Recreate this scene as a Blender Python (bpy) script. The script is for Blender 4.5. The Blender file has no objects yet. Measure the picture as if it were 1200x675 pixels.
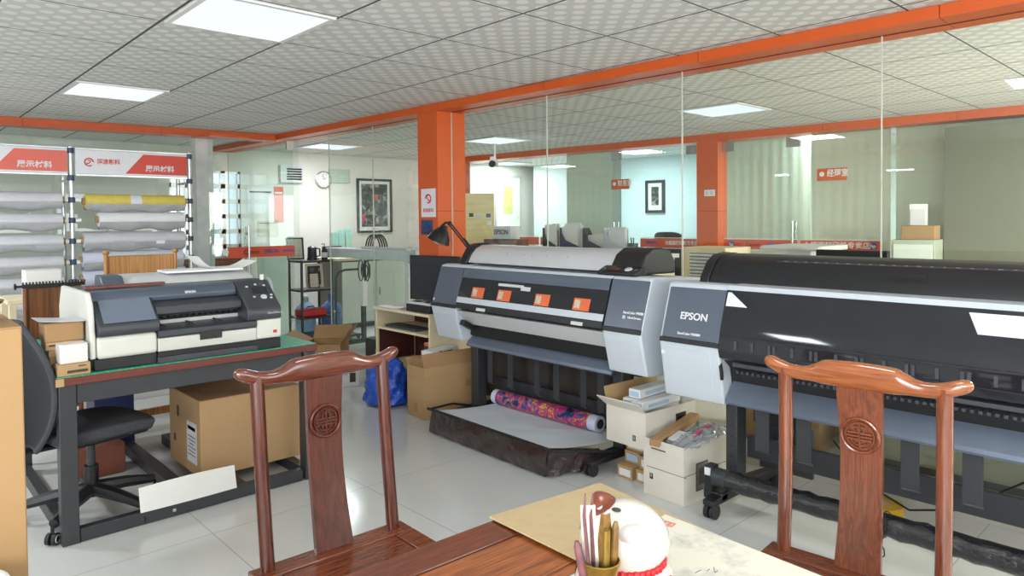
import bpy, bmesh, math, random
from mathutils import Vector, Matrix, Euler
random.seed(7)
PI = math.pi
D = bpy.data
COL = bpy.context.scene.collection
SC = bpy.context.scene

# ------------------------------------------------------------------ materials
def lin(c):
    c = c / 255.0
    return c / 12.92 if c <= 0.04045 else ((c + 0.055) / 1.055) ** 2.4
def rgb(r, g, b): return (lin(r), lin(g), lin(b), 1.0)

def base_mat(name):
    m = D.materials.new(name); m.use_nodes = True
    nt = m.node_tree
    return m, nt, nt.nodes['Principled BSDF']
def sett(b, col=None, rough=.5, metal=0., spec=.5, coat=0.):
    if col: b.inputs['Base Color'].default_value = col
    b.inputs['Roughness'].default_value = rough
    b.inputs['Metallic'].default_value = metal
    b.inputs['Specular IOR Level'].default_value = spec
    b.inputs['Coat Weight'].default_value = coat
    b.inputs['Coat Roughness'].default_value = .08
def plain(name, col, rough=.5, metal=0., spec=.5, coat=0., var=.06, scale=9., bump=0., bscale=60., stretch=(1, 1, 1)):
    """a painted / plastic / paper surface with a little noise in its colour"""
    m, nt, b = base_mat(name); sett(b, col, rough, metal, spec, coat)
    tc = nt.nodes.new('ShaderNodeTexCoord'); mp = nt.nodes.new('ShaderNodeMapping')
    mp.inputs['Scale'].default_value = stretch
    nt.links.new(tc.outputs['Object'], mp.inputs['Vector'])
    if var:
        n = nt.nodes.new('ShaderNodeTexNoise'); n.inputs['Scale'].default_value = scale; n.inputs['Detail'].default_value = 3
        nt.links.new(mp.outputs[0], n.inputs['Vector'])
        r = nt.nodes.new('ShaderNodeValToRGB')
        r.color_ramp.elements[0].position = .3; r.color_ramp.elements[1].position = .7
        r.color_ramp.elements[0].color = tuple(x * (1 - var) for x in col[:3]) + (1,)
        r.color_ramp.elements[1].color = tuple(min(1, x * (1 + var)) for x in col[:3]) + (1,)
        nt.links.new(n.outputs['Fac'], r.inputs['Fac']); nt.links.new(r.outputs[0], b.inputs['Base Color'])
    if bump:
        n2 = nt.nodes.new('ShaderNodeTexNoise'); n2.inputs['Scale'].default_value = bscale; n2.inputs['Detail'].default_value = 4
        nt.links.new(mp.outputs[0], n2.inputs['Vector'])
        bp = nt.nodes.new('ShaderNodeBump'); bp.inputs['Strength'].default_value = bump; bp.inputs['Distance'].default_value = .02
        nt.links.new(n2.outputs['Fac'], bp.inputs['Height']); nt.links.new(bp.outputs[0], b.inputs['Normal'])
    return m
def wood(name, dark, light, rough=.25, scale=(60, 60, 3), coat=.4, dist=2.0):
    m, nt, b = base_mat(name); sett(b, light, rough, 0, .5, coat)
    tc = nt.nodes.new('ShaderNodeTexCoord'); mp = nt.nodes.new('ShaderNodeMapping')
    mp.inputs['Scale'].default_value = scale
    nt.links.new(tc.outputs['Object'], mp.inputs['Vector'])
    n = nt.nodes.new('ShaderNodeTexNoise'); n.inputs['Scale'].default_value = 1.; n.inputs['Detail'].default_value = 5
    n.inputs['Distortion'].default_value = dist
    nt.links.new(mp.outputs[0], n.inputs['Vector'])
    r = nt.nodes.new('ShaderNodeValToRGB')
    r.color_ramp.elements[0].position = .36; r.color_ramp.elements[1].position = .66
    r.color_ramp.elements[0].color = dark; r.color_ramp.elements[1].color = light
    nt.links.new(n.outputs['Fac'], r.inputs['Fac']); nt.links.new(r.outputs[0], b.inputs['Base Color'])
    return m
def emit(name, col, strength):
    m, nt, b = base_mat(name)
    b.inputs['Base Color'].default_value = (.03, .03, .03, 1)
    b.inputs['Emission Color'].default_value = col
    b.inputs['Emission Strength'].default_value = strength
    return m
def M_(nt, op, a, b=None, c=None):
    n = nt.nodes.new('ShaderNodeMath'); n.operation = op
    for i, v in enumerate((a, b, c)):
        if v is None: continue
        if isinstance(v, (int, float)): n.inputs[i].default_value = v
        else: nt.links.new(v, n.inputs[i])
    return n.outputs[0]
def clear(name, tint=(.95, .98, .96, 1), rough=.0, ior=1.45, k=1.0, haze=0., hazecol=(.8, .8, .8, 1)):
    """a thin clear sheet: light passes straight through, and mirrors at the fresnel rate"""
    m = D.materials.new(name); m.use_nodes = True; nt = m.node_tree
    nt.nodes.remove(nt.nodes['Principled BSDF']); out = nt.nodes['Material Output']
    tr = nt.nodes.new('ShaderNodeBsdfTransparent'); tr.inputs[0].default_value = tint
    gl = nt.nodes.new('ShaderNodeBsdfGlossy'); gl.inputs['Roughness'].default_value = rough
    fr = nt.nodes.new('ShaderNodeFresnel'); ge = nt.nodes.new('ShaderNodeNewGeometry')
    nt.links.new(M_(nt, 'ADD', ior, M_(nt, 'MULTIPLY', ge.outputs['Backfacing'], 1 / ior - ior)), fr.inputs['IOR'])
    mx = nt.nodes.new('ShaderNodeMixShader')
    mu = nt.nodes.new('ShaderNodeMath'); mu.operation = 'MULTIPLY'; mu.inputs[1].default_value = k
    nt.links.new(fr.outputs[0], mu.inputs[0]); nt.links.new(mu.outputs[0], mx.inputs[0])
    src = tr.outputs[0]
    if haze:
        df = nt.nodes.new('ShaderNodeBsdfDiffuse'); df.inputs[0].default_value = hazecol
        m2 = nt.nodes.new('ShaderNodeMixShader'); m2.inputs[0].default_value = haze
        nt.links.new(tr.outputs[0], m2.inputs[1]); nt.links.new(df.outputs[0], m2.inputs[2]); src = m2.outputs[0]
    nt.links.new(src, mx.inputs[1]); nt.links.new(gl.outputs[0], mx.inputs[2])
    nt.links.new(mx.outputs[0], out.inputs[0])
    return m

def mixc(nt, fac, a, b):
    n = nt.nodes.new('ShaderNodeMix'); n.data_type = 'RGBA'
    for i, v in ((0, fac), (6, a), (7, b)):
        if isinstance(v, (int, float, tuple)): n.inputs[i].default_value = v
        else: nt.links.new(v, n.inputs[i])
    return n.outputs[2]

TILE = .6212; TX, TY = 1.0877, 3.662
def ceiling_mat(name, lo, hi, line):
    m, nt, b = base_mat(name); sett(b, lo, .75, 0, .3)
    g = nt.nodes.new('ShaderNodeNewGeometry'); s = nt.nodes.new('ShaderNodeSeparateXYZ')
    nt.links.new(g.outputs['Position'], s.inputs[0])
    u = M_(nt, 'FRACT', M_(nt, 'DIVIDE', M_(nt, 'SUBTRACT', s.outputs[0], TX - 40 * TILE), TILE))
    v = M_(nt, 'FRACT', M_(nt, 'DIVIDE', M_(nt, 'SUBTRACT', s.outputs[1], TY - 40 * TILE), TILE))
    def dots(off):
        a = M_(nt, 'SUBTRACT', M_(nt, 'FRACT', M_(nt, 'ADD', M_(nt, 'MULTIPLY', u, 5.), off)), .5)
        c = M_(nt, 'SUBTRACT', M_(nt, 'FRACT', M_(nt, 'ADD', M_(nt, 'MULTIPLY', v, 5.), off)), .5)
        d = M_(nt, 'ADD', M_(nt, 'MULTIPLY', a, a), M_(nt, 'MULTIPLY', c, c))
        return M_(nt, 'LESS_THAN', d, .056)
    dd = M_(nt, 'MAXIMUM', dots(0.), dots(.5))
    c1 = mixc(nt, dd, lo, hi)
    e = M_(nt, 'MAXIMUM', M_(nt, 'ABSOLUTE', M_(nt, 'SUBTRACT', u, .5)), M_(nt, 'SUBTRACT', M_(nt, 'ABSOLUTE', M_(nt, 'SUBTRACT', v, .5)), .003))
    ln = M_(nt, 'GREATER_THAN', e, .4885)
    nt.links.new(mixc(nt, ln, c1, line), b.inputs['Base Color'])
    return m
def floor_mat(name):
    m, nt, b = base_mat(name); sett(b, None, .1, 0, .5)
    g = nt.nodes.new('ShaderNodeNewGeometry'); s = nt.nodes.new('ShaderNodeSeparateXYZ')
    nt.links.new(g.outputs['Position'], s.inputs[0])
    T = .802
    u = M_(nt, 'FRACT', M_(nt, 'DIVIDE', M_(nt, 'SUBTRACT', s.outputs[0], 1.143 - 20 * T), T))
    v = M_(nt, 'FRACT', M_(nt, 'DIVIDE', M_(nt, 'SUBTRACT', s.outputs[1], 3.257 - 20 * T), T))
    e = M_(nt, 'MAXIMUM', M_(nt, 'ABSOLUTE', M_(nt, 'SUBTRACT', u, .5)), M_(nt, 'ABSOLUTE', M_(nt, 'SUBTRACT', v, .5)))
    ln = M_(nt, 'GREATER_THAN', e, .4978)
    n = nt.nodes.new('ShaderNodeTexNoise'); n.inputs['Scale'].default_value = 2.2; n.inputs['Detail'].default_value = 5
    nt.links.new(g.outputs['Position'], n.inputs['Vector'])
    c1 = mixc(nt, n.outputs['Fac'], rgb(206, 207, 204), rgb(220, 221, 217))
    nt.links.new(mixc(nt, ln, c1, rgb(140, 140, 136)), b.inputs['Base Color'])
    nt.links.new(M_(nt, 'ADD', .13, M_(nt, 'MULTIPLY', ln, .4)), b.inputs['Roughness'])
    return m

MAT = {}
def setup_mats():
    A = MAT
    A['floor'] = floor_mat('polished_tile')
    A['ceil'] = ceiling_mat('ceiling_tile', rgb(211, 210, 207), rgb(235, 234, 231), rgb(84, 83, 82))
    A['wall'] = plain('white_plaster', rgb(224, 222, 214), .8, var=.02)
    A['wallgreen'] = plain('pale_green_plaster', rgb(214, 222, 212), .8, var=.03)
    A['orange'] = plain('orange_panel', rgb(206, 88, 30), .35, spec=.5, var=.03)
    A['orangegroove'] = plain('dark_groove', rgb(90, 34, 16), .7)
    A['band'] = plain('orange_band_film', rgb(206, 80, 48), .4, var=.02)
    A['glass'] = clear('clear_glass', (.955, .985, .97, 1), 0, 1.5, 1.0)
    A['glassdoor'] = clear('door_glass', (.9, .95, .93, 1), 0, 1.5, 1.0)
    A['bluedoor'] = clear('blue_door_glass', (.88, .945, .955, 1), 0, 1.5, 1.0)
    A['seal'] = plain('pale_seal', rgb(190, 190, 182), .3)
    A['chrome'] = plain('brushed_steel', rgb(190, 190, 188), .25, 1., var=.03)
    A['alu'] = plain('aluminium', rgb(205, 208, 210), .3, .8, var=.03)
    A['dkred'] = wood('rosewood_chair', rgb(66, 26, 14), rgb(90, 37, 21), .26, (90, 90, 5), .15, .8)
    A['litred'] = wood('rosewood_lit_chair', rgb(100, 49, 26), rgb(132, 69, 39), .18, (90, 90, 5), .6)  # same rosewood as the other chair, with stronger light put into the colour
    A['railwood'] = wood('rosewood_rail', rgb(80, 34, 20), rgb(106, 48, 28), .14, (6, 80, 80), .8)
    A['railwood_lit'] = wood('rosewood_rail_lit', rgb(130, 68, 34), rgb(164, 94, 50), .14, (6, 80, 80), .8)  # rail of that chair, warm light mixed into its colour
    A['seatwood'] = wood('rosewood_seat', rgb(94, 44, 24), rgb(130, 68, 38), .25, (6, 60, 60), .5)
    A['tablewood'] = wood('table_rosewood', rgb(120, 64, 32), rgb(174, 100, 54), .28, (5, 70, 70), .5)
    A['tablerim'] = wood('table_rosewood_rim', rgb(88, 40, 23), rgb(122, 60, 35), .28, (5, 70, 70), .5)
    A['matbrown'] = plain('tan_felt', rgb(180, 158, 120), .9, var=.03, scale=40)
    A['paper'] = plain('white_paper', rgb(236, 236, 232), .7, var=.02)
    A['ceramic'] = plain('white_glaze', rgb(226, 221, 213), .12, spec=.6, coat=.5, var=.02)
    A['red'] = plain('red_cord', rgb(196, 24, 34), .45, var=.15, scale=120)
    A['rust'] = plain('rust_brown_glaze', rgb(124, 60, 36), .3, coat=.3, var=.15, scale=60)
    A['brass'] = plain('aged_brass', rgb(158, 132, 62), .35, .7, var=.2, scale=40)
    A['bamboo'] = plain('dark_bamboo', rgb(128, 94, 40), .4, var=.3, scale=90)
    A['purplewood'] = plain('purple_wood', rgb(120, 78, 82), .5, var=.2, scale=60)
    A['steeldark'] = plain('charcoal_steel', rgb(58, 60, 64), .4, .1, var=.04)
    A['greenmat'] = None
    A['woodedge'] = plain('red_brown_edge', rgb(112, 52, 40), .35, var=.1)
    A['pr_white'] = plain('printer_ivory', rgb(222, 222, 214), .4, var=.015)
    A['pr_dark'] = plain('printer_charcoal', rgb(62, 65, 71), .35, var=.04)
    A['pr_black'] = plain('printer_black', rgb(30, 31, 34), .4, var=.05)
    A['pr_blue'] = plain('printer_slate', rgb(78, 88, 102), .3, spec=.6, var=.04)
    A['pr_steel'] = plain('printer_cover_grey', rgb(112, 122, 138), .3, spec=.6, var=.04)
    A['cap'] = plain('pale_blue_grey_plastic', rgb(196, 204, 212), .4, var=.015)
    A['capside'] = plain('pale_grey_plastic', rgb(206, 208, 208), .4, var=.015)
    A['plate'] = plain('slate_panel', rgb(82, 91, 106), .28, spec=.6, var=.03)
    A['acryl'] = plain('smoked_acrylic', rgb(34, 36, 42), .06, spec=.6, var=.06, scale=5)
    A['smoke'] = plain('smoked_grey_strip', rgb(88, 98, 112), .15, spec=.6, var=.08, scale=14, stretch=(.2, 1, 6))
    A['silver'] = plain('silver_cover', rgb(216, 219, 223), .3, .25, var=.02)
    A['tray'] = plain('blue_grey_tray', rgb(104, 114, 130), .35, .3, var=.04)
    A['black'] = plain('matt_black', rgb(24, 24, 26), .5, var=.06)
    A['blackfab'] = plain('black_mesh_fabric', rgb(26, 27, 30), .85, var=.15, scale=160)
    A['greyfab'] = plain('grey_fabric', rgb(66, 68, 74), .9, var=.1, scale=90)
    A['rubber'] = plain('rubber', rgb(34, 34, 36), .6)
    A['kraft'] = plain('kraft_cardboard', rgb(184, 150, 107), .75, var=.04, scale=6)
    A['kraft2'] = plain('brown_cardboard', rgb(170, 134, 93), .75, var=.06, scale=6)
    A['kraftpale'] = plain('pale_cardboard', rgb(188, 153, 110), .75, var=.03, scale=5)
    A['whitebox'] = plain('white_cardboard', rgb(218, 212, 200), .7, var=.04, scale=5)
    A['ink'] = plain('print_ink', rgb(70, 62, 56), .7)
    A['label'] = plain('label_paper', rgb(228, 230, 232), .6)
    A['bluelabel'] = plain('blue_label', rgb(176, 200, 226), .6)
    A['darkplastic'] = plain('brown_vinyl', rgb(52, 38, 35), .12, spec=.8, var=.15, scale=8, bump=.9, bscale=11)
    A['whitecloth'] = plain('white_cloth', rgb(222, 228, 236), .8, var=.02)
    A['bluebag'] = plain('blue_plastic_bag', rgb(24, 78, 186), .3, spec=.6, var=.25, scale=12, bump=.9, bscale=16)
    A['cream'] = plain('cream_laminate', rgb(226, 212, 178), .45, var=.03)
    A['brownback'] = plain('dark_red_board', rgb(76, 32, 30), .6)
    A['screen'] = plain('dark_screen', rgb(40, 44, 50), .3, spec=.4)
    A['film'] = clear('plastic_film', (.93, .94, .95, 1), .18, 1.45, 1.6, haze=.25, hazecol=(.75, .77, .8, 1))
    A['rollgrey'] = plain('wrapped_paper_roll', rgb(200, 201, 206), .35, spec=.6, var=.05, scale=7, bump=.4, bscale=14)
    A['wrapgrey'] = plain('sagging_wrap', rgb(172, 173, 176), .3, spec=.6, var=.08, scale=9, bump=.4, bscale=16)
    A['rollwhite'] = plain('white_paper_roll', rgb(230, 230, 232), .6, var=.02)
    A['rollblue'] = plain('bluish_paper_roll', rgb(206, 210, 230), .6, var=.02)
    A['yellow'] = plain('yellow_paper_roll', rgb(216, 196, 92), .55, var=.08, scale=16)
    A['navy'] = plain('navy_plastic', rgb(58, 74, 104), .45)
    A['signred'] = plain('sign_red', rgb(208, 62, 44), .4, var=.03)
    A['signpink'] = plain('sign_coral', rgb(222, 104, 90), .4, var=.03)
    A['signwhite'] = plain('sign_white', rgb(222, 222, 228), .4, var=.01)
    A['white'] = plain('white_plastic', rgb(232, 232, 230), .4, var=.01)
    A['goldwood'] = wood('golden_slats', rgb(160, 104, 52), rgb(206, 150, 86), .5, (130, 2, 2), .1, .4)
    A['brownwood'] = wood('brown_panel_wood', rgb(92, 52, 28), rgb(138, 82, 46), .5, (60, 3, 3), .1, .6)
    A['bowlwood'] = wood('bowl_wood', rgb(86, 50, 30), rgb(128, 82, 52), .4, (8, 8, 30), .2)
    A['cabwhite'] = plain('pale_cabinet_door', rgb(214, 224, 214), .35, var=.02)
    A['cabgrey'] = plain('grey_brown_cabinet', rgb(112, 108, 98), .6, var=.12, scale=30)
    A['water'] = plain('blue_water_bottle', rgb(70, 98, 150), .12, spec=.7, var=.25, scale=9)
    A['redbag'] = plain('red_case', rgb(178, 30, 34), .5)
    A['teal'] = plain('mint_box', rgb(168, 214, 206), .4)
    A['blind'] = plain('pale_blind_fabric', rgb(222, 230, 218), .8, var=.03, scale=30)
    A['blindwarm'] = plain('beige_blind_fabric', rgb(226, 222, 204), .8, var=.03, scale=30)
    A['olive'] = plain('olive_grey_board', rgb(106, 109, 94), .6, var=.02)
    A['offwall'] = plain('pale_blue_wall', rgb(206, 218, 218), .8, var=.02)
    A['artdark'] = None
    A['matboard'] = plain('mat_board', rgb(226, 228, 220), .7)
    A['aislebeige'] = plain('grey_beige_laminate', rgb(150, 148, 126), .5, var=.05)
    A['amber'] = plain('yellow_tape', rgb(196, 150, 20), .35, var=.1)
    A['goldtext'] = plain('silver_letters', rgb(226, 226, 226), .3)
    A['bluetext'] = plain('blue_letters', rgb(64, 76, 160), .5)
    A['redtext'] = plain('red_letters', rgb(206, 42, 38), .5)
    A['deepred'] = plain('deep_red_letters', rgb(140, 16, 22), .5)
    A['lavender'] = plain('lavender_letters', rgb(150, 96, 130), .5)
    A['panel'] = emit('light_panel', (.79, .89, 1., 1), 1.0)
    A['day'] = emit('daylight_pane', (.9, .96, 1., 1), 2.0)
    A['orangecard'] = plain('orange_card', rgb(226, 108, 52), .45, var=.03)
    A['cardgrey'] = plain('card_picture', rgb(196, 190, 170), .5, var=.5, scale=220)
    A['mintglass'] = plain('mint_frosted_glass', rgb(196, 214, 202), .3, var=.03)
    # green cutting mat with fine lighter grid
    m, nt, b = base_mat('green_cutting_mat'); sett(b, None, .5)
    g = nt.nodes.new('ShaderNodeNewGeometry'); s = nt.nodes.new('ShaderNodeSeparateXYZ'); nt.links.new(g.outputs['Position'], s.inputs[0])
    u = M_(nt, 'FRACT', M_(nt, 'MULTIPLY', s.outputs[0], 20.)); v = M_(nt, 'FRACT', M_(nt, 'MULTIPLY', s.outputs[1], 20.))
    ln = M_(nt, 'MAXIMUM', M_(nt, 'LESS_THAN', u, .07), M_(nt, 'LESS_THAN', v, .07))
    nt.links.new(mixc(nt, ln, rgb(56, 170, 136), rgb(128, 206, 180)), b.inputs['Base Color']); A['greenmat'] = m
    # collage art
    m, nt, b = base_mat('dark_collage_print'); sett(b, None, .4)
    tc = nt.nodes.new('ShaderNodeTexCoord'); vo = nt.nodes.new('ShaderNodeTexVoronoi'); vo.inputs['Scale'].default_value = 22
    nt.links.new(tc.outputs['Object'], vo.inputs['Vector'])
    r = nt.nodes.new('ShaderNodeValToRGB'); r.color_ramp.interpolation = 'CONSTANT'
    for p, c in ((0., rgb(38, 38, 38)),): r.color_ramp.elements[0].color = c
    r.color_ramp.elements[1].position = .45; r.color_ramp.elements[1].color = rgb(60, 60, 58)
    for p, c in ((.62, rgb(96, 94, 90)), (.78, rgb(34, 34, 34)), (.9, rgb(150, 148, 140))):
        e = r.color_ramp.elements.new(p); e.color = c
    sp = nt.nodes.new('ShaderNodeSeparateColor'); nt.links.new(vo.outputs['Color'], sp.inputs[0])
    nt.links.new(sp.outputs[0], r.inputs['Fac']); nt.links.new(r.outputs[0], b.inputs['Base Color']); A['artdark'] = m
    # ink-wash landscape paper
    m, nt, b = base_mat('ink_wash_paper'); sett(b, None, .8)
    tc = nt.nodes.new('ShaderNodeTexCoord'); n = nt.nodes.new('ShaderNodeTexNoise'); n.inputs['Scale'].default_value = 7; n.inputs['Detail'].default_value = 8; n.inputs['Roughness'].default_value = .65
    nt.links.new(tc.outputs['Object'], n.inputs['Vector'])
    r = nt.nodes.new('ShaderNodeValToRGB'); r.color_ramp.elements[0].position = .3; r.color_ramp.elements[0].color = rgb(150, 153, 152)
    r.color_ramp.elements[1].position = .5; r.color_ramp.elements[1].color = rgb(216, 211, 196)
    nt.links.new(n.outputs['Fac'], r.inputs['Fac']); nt.links.new(r.outputs[0], b.inputs['Base Color']); A['inkpaper'] = m
    # colourful printed roll
    m, nt, b = base_mat('colourful_print'); sett(b, None, .35)
    tc = nt.nodes.new('ShaderNodeTexCoord'); n = nt.nodes.new('ShaderNodeTexNoise'); n.inputs['Scale'].default_value = 13; n.inputs['Detail'].default_value = 2; n.inputs['Distortion'].default_value = 1.2
    nt.links.new(tc.outputs['Object'], n.inputs['Vector'])
    r = nt.nodes.new('ShaderNodeValToRGB'); r.color_ramp.interpolation = 'CONSTANT'
    r.color_ramp.elements[0].color = rgb(34, 40, 70); r.color_ramp.elements[1].position = .38; r.color_ramp.elements[1].color = rgb(40, 90, 160)
    for p, c in ((.43, rgb(176, 46, 108)), (.53, rgb(206, 176, 70)), (.555, rgb(190, 52, 96)), (.62, rgb(60, 110, 170)), (.67, rgb(36, 40, 60))):
        e = r.color_ramp.elements.new(p); e.color = c
    nt.links.new(n.outputs['Fac'], r.inputs['Fac']); nt.links.new(r.outputs[0], b.inputs['Base Color']); A['colour'] = m
setup_mats()

# ------------------------------------------------------------------ mesh building
class MB:
    def __init__(s): s.v = []; s.f = []; s.mi = []; s.cur = 0
    def mat(s, i): s.cur = i; return s
    def _add(s, vs, fs):
        b = len(s.v); s.v += [tuple(v) for v in vs]
        for f in fs: s.f.append(tuple(b + i for i in f)); s.mi.append(s.cur)
        return s
    def box(s, x0, y0, z0, x1, y1, z1):
        vs = [(x, y, z) for z in (z0, z1) for y in (y0, y1) for x in (x0, x1)]
        return s._add(vs, [(0, 2, 3, 1), (4, 5, 7, 6), (0, 1, 5, 4), (2, 6, 7, 3), (0, 4, 6, 2), (1, 3, 7, 5)])
    def obox(s, c, size, rot=(0, 0, 0)):
        R = Euler(rot).to_matrix(); h = Vector(size) / 2; vs = []
        for z in (-1, 1):
            for y in (-1, 1):
                for x in (-1, 1): vs.append(Vector(c) + R @ Vector((x * h.x, y * h.y, z * h.z)))
        return s._add(vs, [(0, 2, 3, 1), (4, 5, 7, 6), (0, 1, 5, 4), (2, 6, 7, 3), (0, 4, 6, 2), (1, 3, 7, 5)])
    def bar(s, p, q, w, h=None, up=(0, 0, 1)):
        h = h or w; p, q = Vector(p), Vector(q); d = (q - p).normalized(); u = Vector(up)
        if abs(d.dot(u)) > .95: u = Vector((0, 1, 0))
        r = d.cross(u).normalized() * w / 2; u = r.cross(d).normalized() * h / 2
        vs = [a + i * r + j * u for a in (p, q) for i, j in ((-1, -1), (1, -1), (1, 1), (-1, 1))]
        return s._add(vs, [(0, 3, 2, 1), (4, 5, 6, 7)] + [(i, (i + 1) % 4, 4 + (i + 1) % 4, 4 + i) for i in range(4)])
    def prism(s, pts, a, b, axis='x'):
        """pts: 2-D outline; extruded from a to b along the axis (pts are the other two coords in xyz order)"""
        def mk(p, t): return {'x': (t, p[0], p[1]), 'y': (p[0], t, p[1]), 'z': (p[0], p[1], t)}[axis]
        n = len(pts); vs = [mk(p, a) for p in pts] + [mk(p, b) for p in pts]
        return s._add(vs, [tuple(range(n))[::-1], tuple(range(n, 2 * n))] + [(i, (i + 1) % n, n + (i + 1) % n, n + i) for i in range(n)])
    def tube(s, pts, r, n=10, caps=True):
        pts = [Vector(p) for p in pts]; k = len(pts); rs = r if isinstance(r, (list, tuple)) else [r] * k
        T = [(pts[min(i + 1, k - 1)] - pts[max(i - 1, 0)]).normalized() for i in range(k)]
        u = Vector((0, 0, 1)) if abs(T[0].z) < .9 else Vector((1, 0, 0)); vs = []
        for i in range(k):
            u = (u - T[i] * u.dot(T[i])).normalized(); w = T[i].cross(u)
            for j in range(n):
                a = 2 * PI * j / n; vs.append(pts[i] + (u * math.cos(a) + w * math.sin(a)) * rs[i])
        fs = [(i * n + j, i * n + (j + 1) % n, (i + 1) * n + (j + 1) % n, (i + 1) * n + j) for i in range(k - 1) for j in range(n)]
        if caps: fs += [tuple(range(n))[::-1], tuple(range((k - 1) * n, k * n))]
        return s._add(vs, fs)
    def cyl(s, p, q, r, n=20): return s.tube([p, q], r, n)
    def lathe(s, prof, n=24, c=(0, 0, 0), sx=1, sy=1):
        vs = []; k = len(prof)
        for r, z in prof:
            for j in range(n):
                a = 2 * PI * j / n; vs.append((c[0] + r * sx * math.cos(a), c[1] + r * sy * math.sin(a), c[2] + z))
        fs = [(i * n + j, i * n + (j + 1) % n, (i + 1) * n + (j + 1) % n, (i + 1) * n + j) for i in range(k - 1) for j in range(n)]
        fs += [tuple(range(n))[::-1], tuple(range((k - 1) * n, k * n))]
        return s._add(vs, fs)
    def ball(s, c, rx, ry=None, rz=None, n=18, m=11):
        ry = ry or rx; rz = rz or rx
        pr = [(math.sin(PI * max(.02, min(.98, i / m))), -math.cos(PI * i / m)) for i in range(m + 1)]
        b = MB().lathe(pr, n); return s._add([(c[0] + x * rx, c[1] + y * ry, c[2] + z * rz) for x, y, z in b.v], b.f)
    def sheet(s, fn, nu, nv, th=0.):
        """fn(u,v) -> point; th>0 gives it thickness along z-ish normal"""
        vs = [Vector(fn(i / nu, j / nv)) for j in range(nv + 1) for i in range(nu + 1)]
        W = nu + 1
        fs = [(j * W + i, j * W + i + 1, (j + 1) * W + i + 1, (j + 1) * W + i) for j in range(nv) for i in range(nu)]
        if not th: return s._add(vs, fs)
        nor = [Vector() for _ in vs]
        for f in fs:
            nn = (vs[f[1]] - vs[f[0]]).cross(vs[f[3]] - vs[f[0]])
            for i in f: nor[i] += nn
        bt = [v - n.normalized() * th for v, n in zip(vs, nor)]; N = len(vs)
        f2 = [tuple(N + i for i in f[::-1]) for f in fs]
        rim = [i for i in range(W)] + [j * W + nu for j in range(1, nv + 1)] + [nv * W + i for i in range(nu - 1, -1, -1)] + [j * W for j in range(nv - 1, 0, -1)]
        f3 = [(rim[(i + 1) % len(rim)], rim[i], N + rim[i], N + rim[(i + 1) % len(rim)]) for i in range(len(rim))]
        return s._add(vs + bt, fs + f2 + f3)
    def build(s, name, mats, parent=None, bevel=0, smooth=True, seg=2, sub=0, loc=None, rotz=0):
        me = D.meshes.new(name); me.from_pydata(s.v, [], s.f)
        if not isinstance(mats, (list, tuple)): mats = [mats]
        for m in mats: me.materials.append(MAT[m] if isinstance(m, str) else m)
        me.polygons.foreach_set('material_index', s.mi)
        bm = bmesh.new(); bm.from_mesh(me); bmesh.ops.recalc_face_normals(bm, faces=bm.faces); bm.to_mesh(me); bm.free()
        if smooth:
            me.polygons.foreach_set('use_smooth', [True] * len(me.polygons)); me.set_sharp_from_angle(angle=math.radians(40))
        o = D.objects.new(name, me); COL.objects.link(o)
        if parent: o.parent = parent
        if loc: o.location = loc
        if rotz: o.rotation_euler = (0, 0, rotz)
        if bevel:
            b = o.modifiers.new('edge', 'BEVEL'); b.width = bevel; b.segments = seg; b.limit_method = 'ANGLE'; b.angle_limit = math.radians(40)
        if sub:
            b = o.modifiers.new('round', 'SUBSURF'); b.levels = sub; b.render_levels = sub
        return o
def tag(o, label=None, cat=None, group=None, kind=None):
    if label: o['label'] = label
    if cat: o['category'] = cat
    if group: o['group'] = group
    if kind: o['kind'] = kind
    return o
def thing(name, label, cat, loc=(0, 0, 0), rotz=0, group=None):
    o = D.objects.new(name, None); COL.objects.link(o); o.location = loc; o.rotation_euler = (0, 0, rotz); o.empty_display_size = .05
    return tag(o, label, cat, group)
def struct(o): o['kind'] = 'structure'; return o
def copy_tree(o, parent=None):
    c = o.copy(); COL.objects.link(c)
    if parent: c.parent = parent
    for ch in list(o.children): copy_tree(ch, c)
    return c
def text(s, size, mat, parent, origin, right=(1, 0, 0), up=(0, 0, 1), name='lettering', ext=.0012, align='LEFT', sx=1., bold=0.):
    cu = D.curves.new(name, 'FONT'); cu.body = s; cu.size = size; cu.extrude = ext; cu.align_x = align; cu.align_y = 'CENTER'; cu.offset = bold; cu.resolution_u = 3
    t = D.objects.new('tmp', cu); COL.objects.link(t)
    me = D.meshes.new_from_object(t.evaluated_get(bpy.context.evaluated_depsgraph_get()))
    D.objects.remove(t); me.materials.clear(); me.materials.append(MAT[mat])
    r = Vector(right).normalized(); u = Vector(up).normalized(); n = r.cross(u)
    m = Matrix.Identity(4); m.col[0][:3] = r * sx; m.col[1][:3] = u; m.col[2][:3] = n; m.col[3][:3] = Vector(origin)
    me.transform(m); o = D.objects.new(name, me); COL.objects.link(o)
    if parent: o.parent = parent
    return o
def area(name, loc, target, sx, sy, power, col=(1, 1, 1)):
    l = D.lights.new(name, 'AREA'); l.shape = 'RECTANGLE'; l.size = sx; l.size_y = sy; l.energy = power; l.color = col
    o = D.objects.new(name, l); COL.objects.link(o); o.location = loc
    o.rotation_euler = (Vector(target) - Vector(loc)).to_track_quat('-Z', 'Y').to_euler()
    return o
CEIL = 2.40
# the long glass partition and the office partition behind it: u runs along, w goes through it
S1 = Vector((3.724, 0)); D1 = Vector((-.04, 1)).normalized(); N1 = Vector((D1.y, -D1.x)); A1 = math.atan2(-D1.x, D1.y)
S2 = Vector((7.77, 0)); D2 = Vector((-.11, 1)).normalized(); N2 = Vector((D2.y, -D2.x)); A2 = math.atan2(-D2.x, D2.y)
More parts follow.
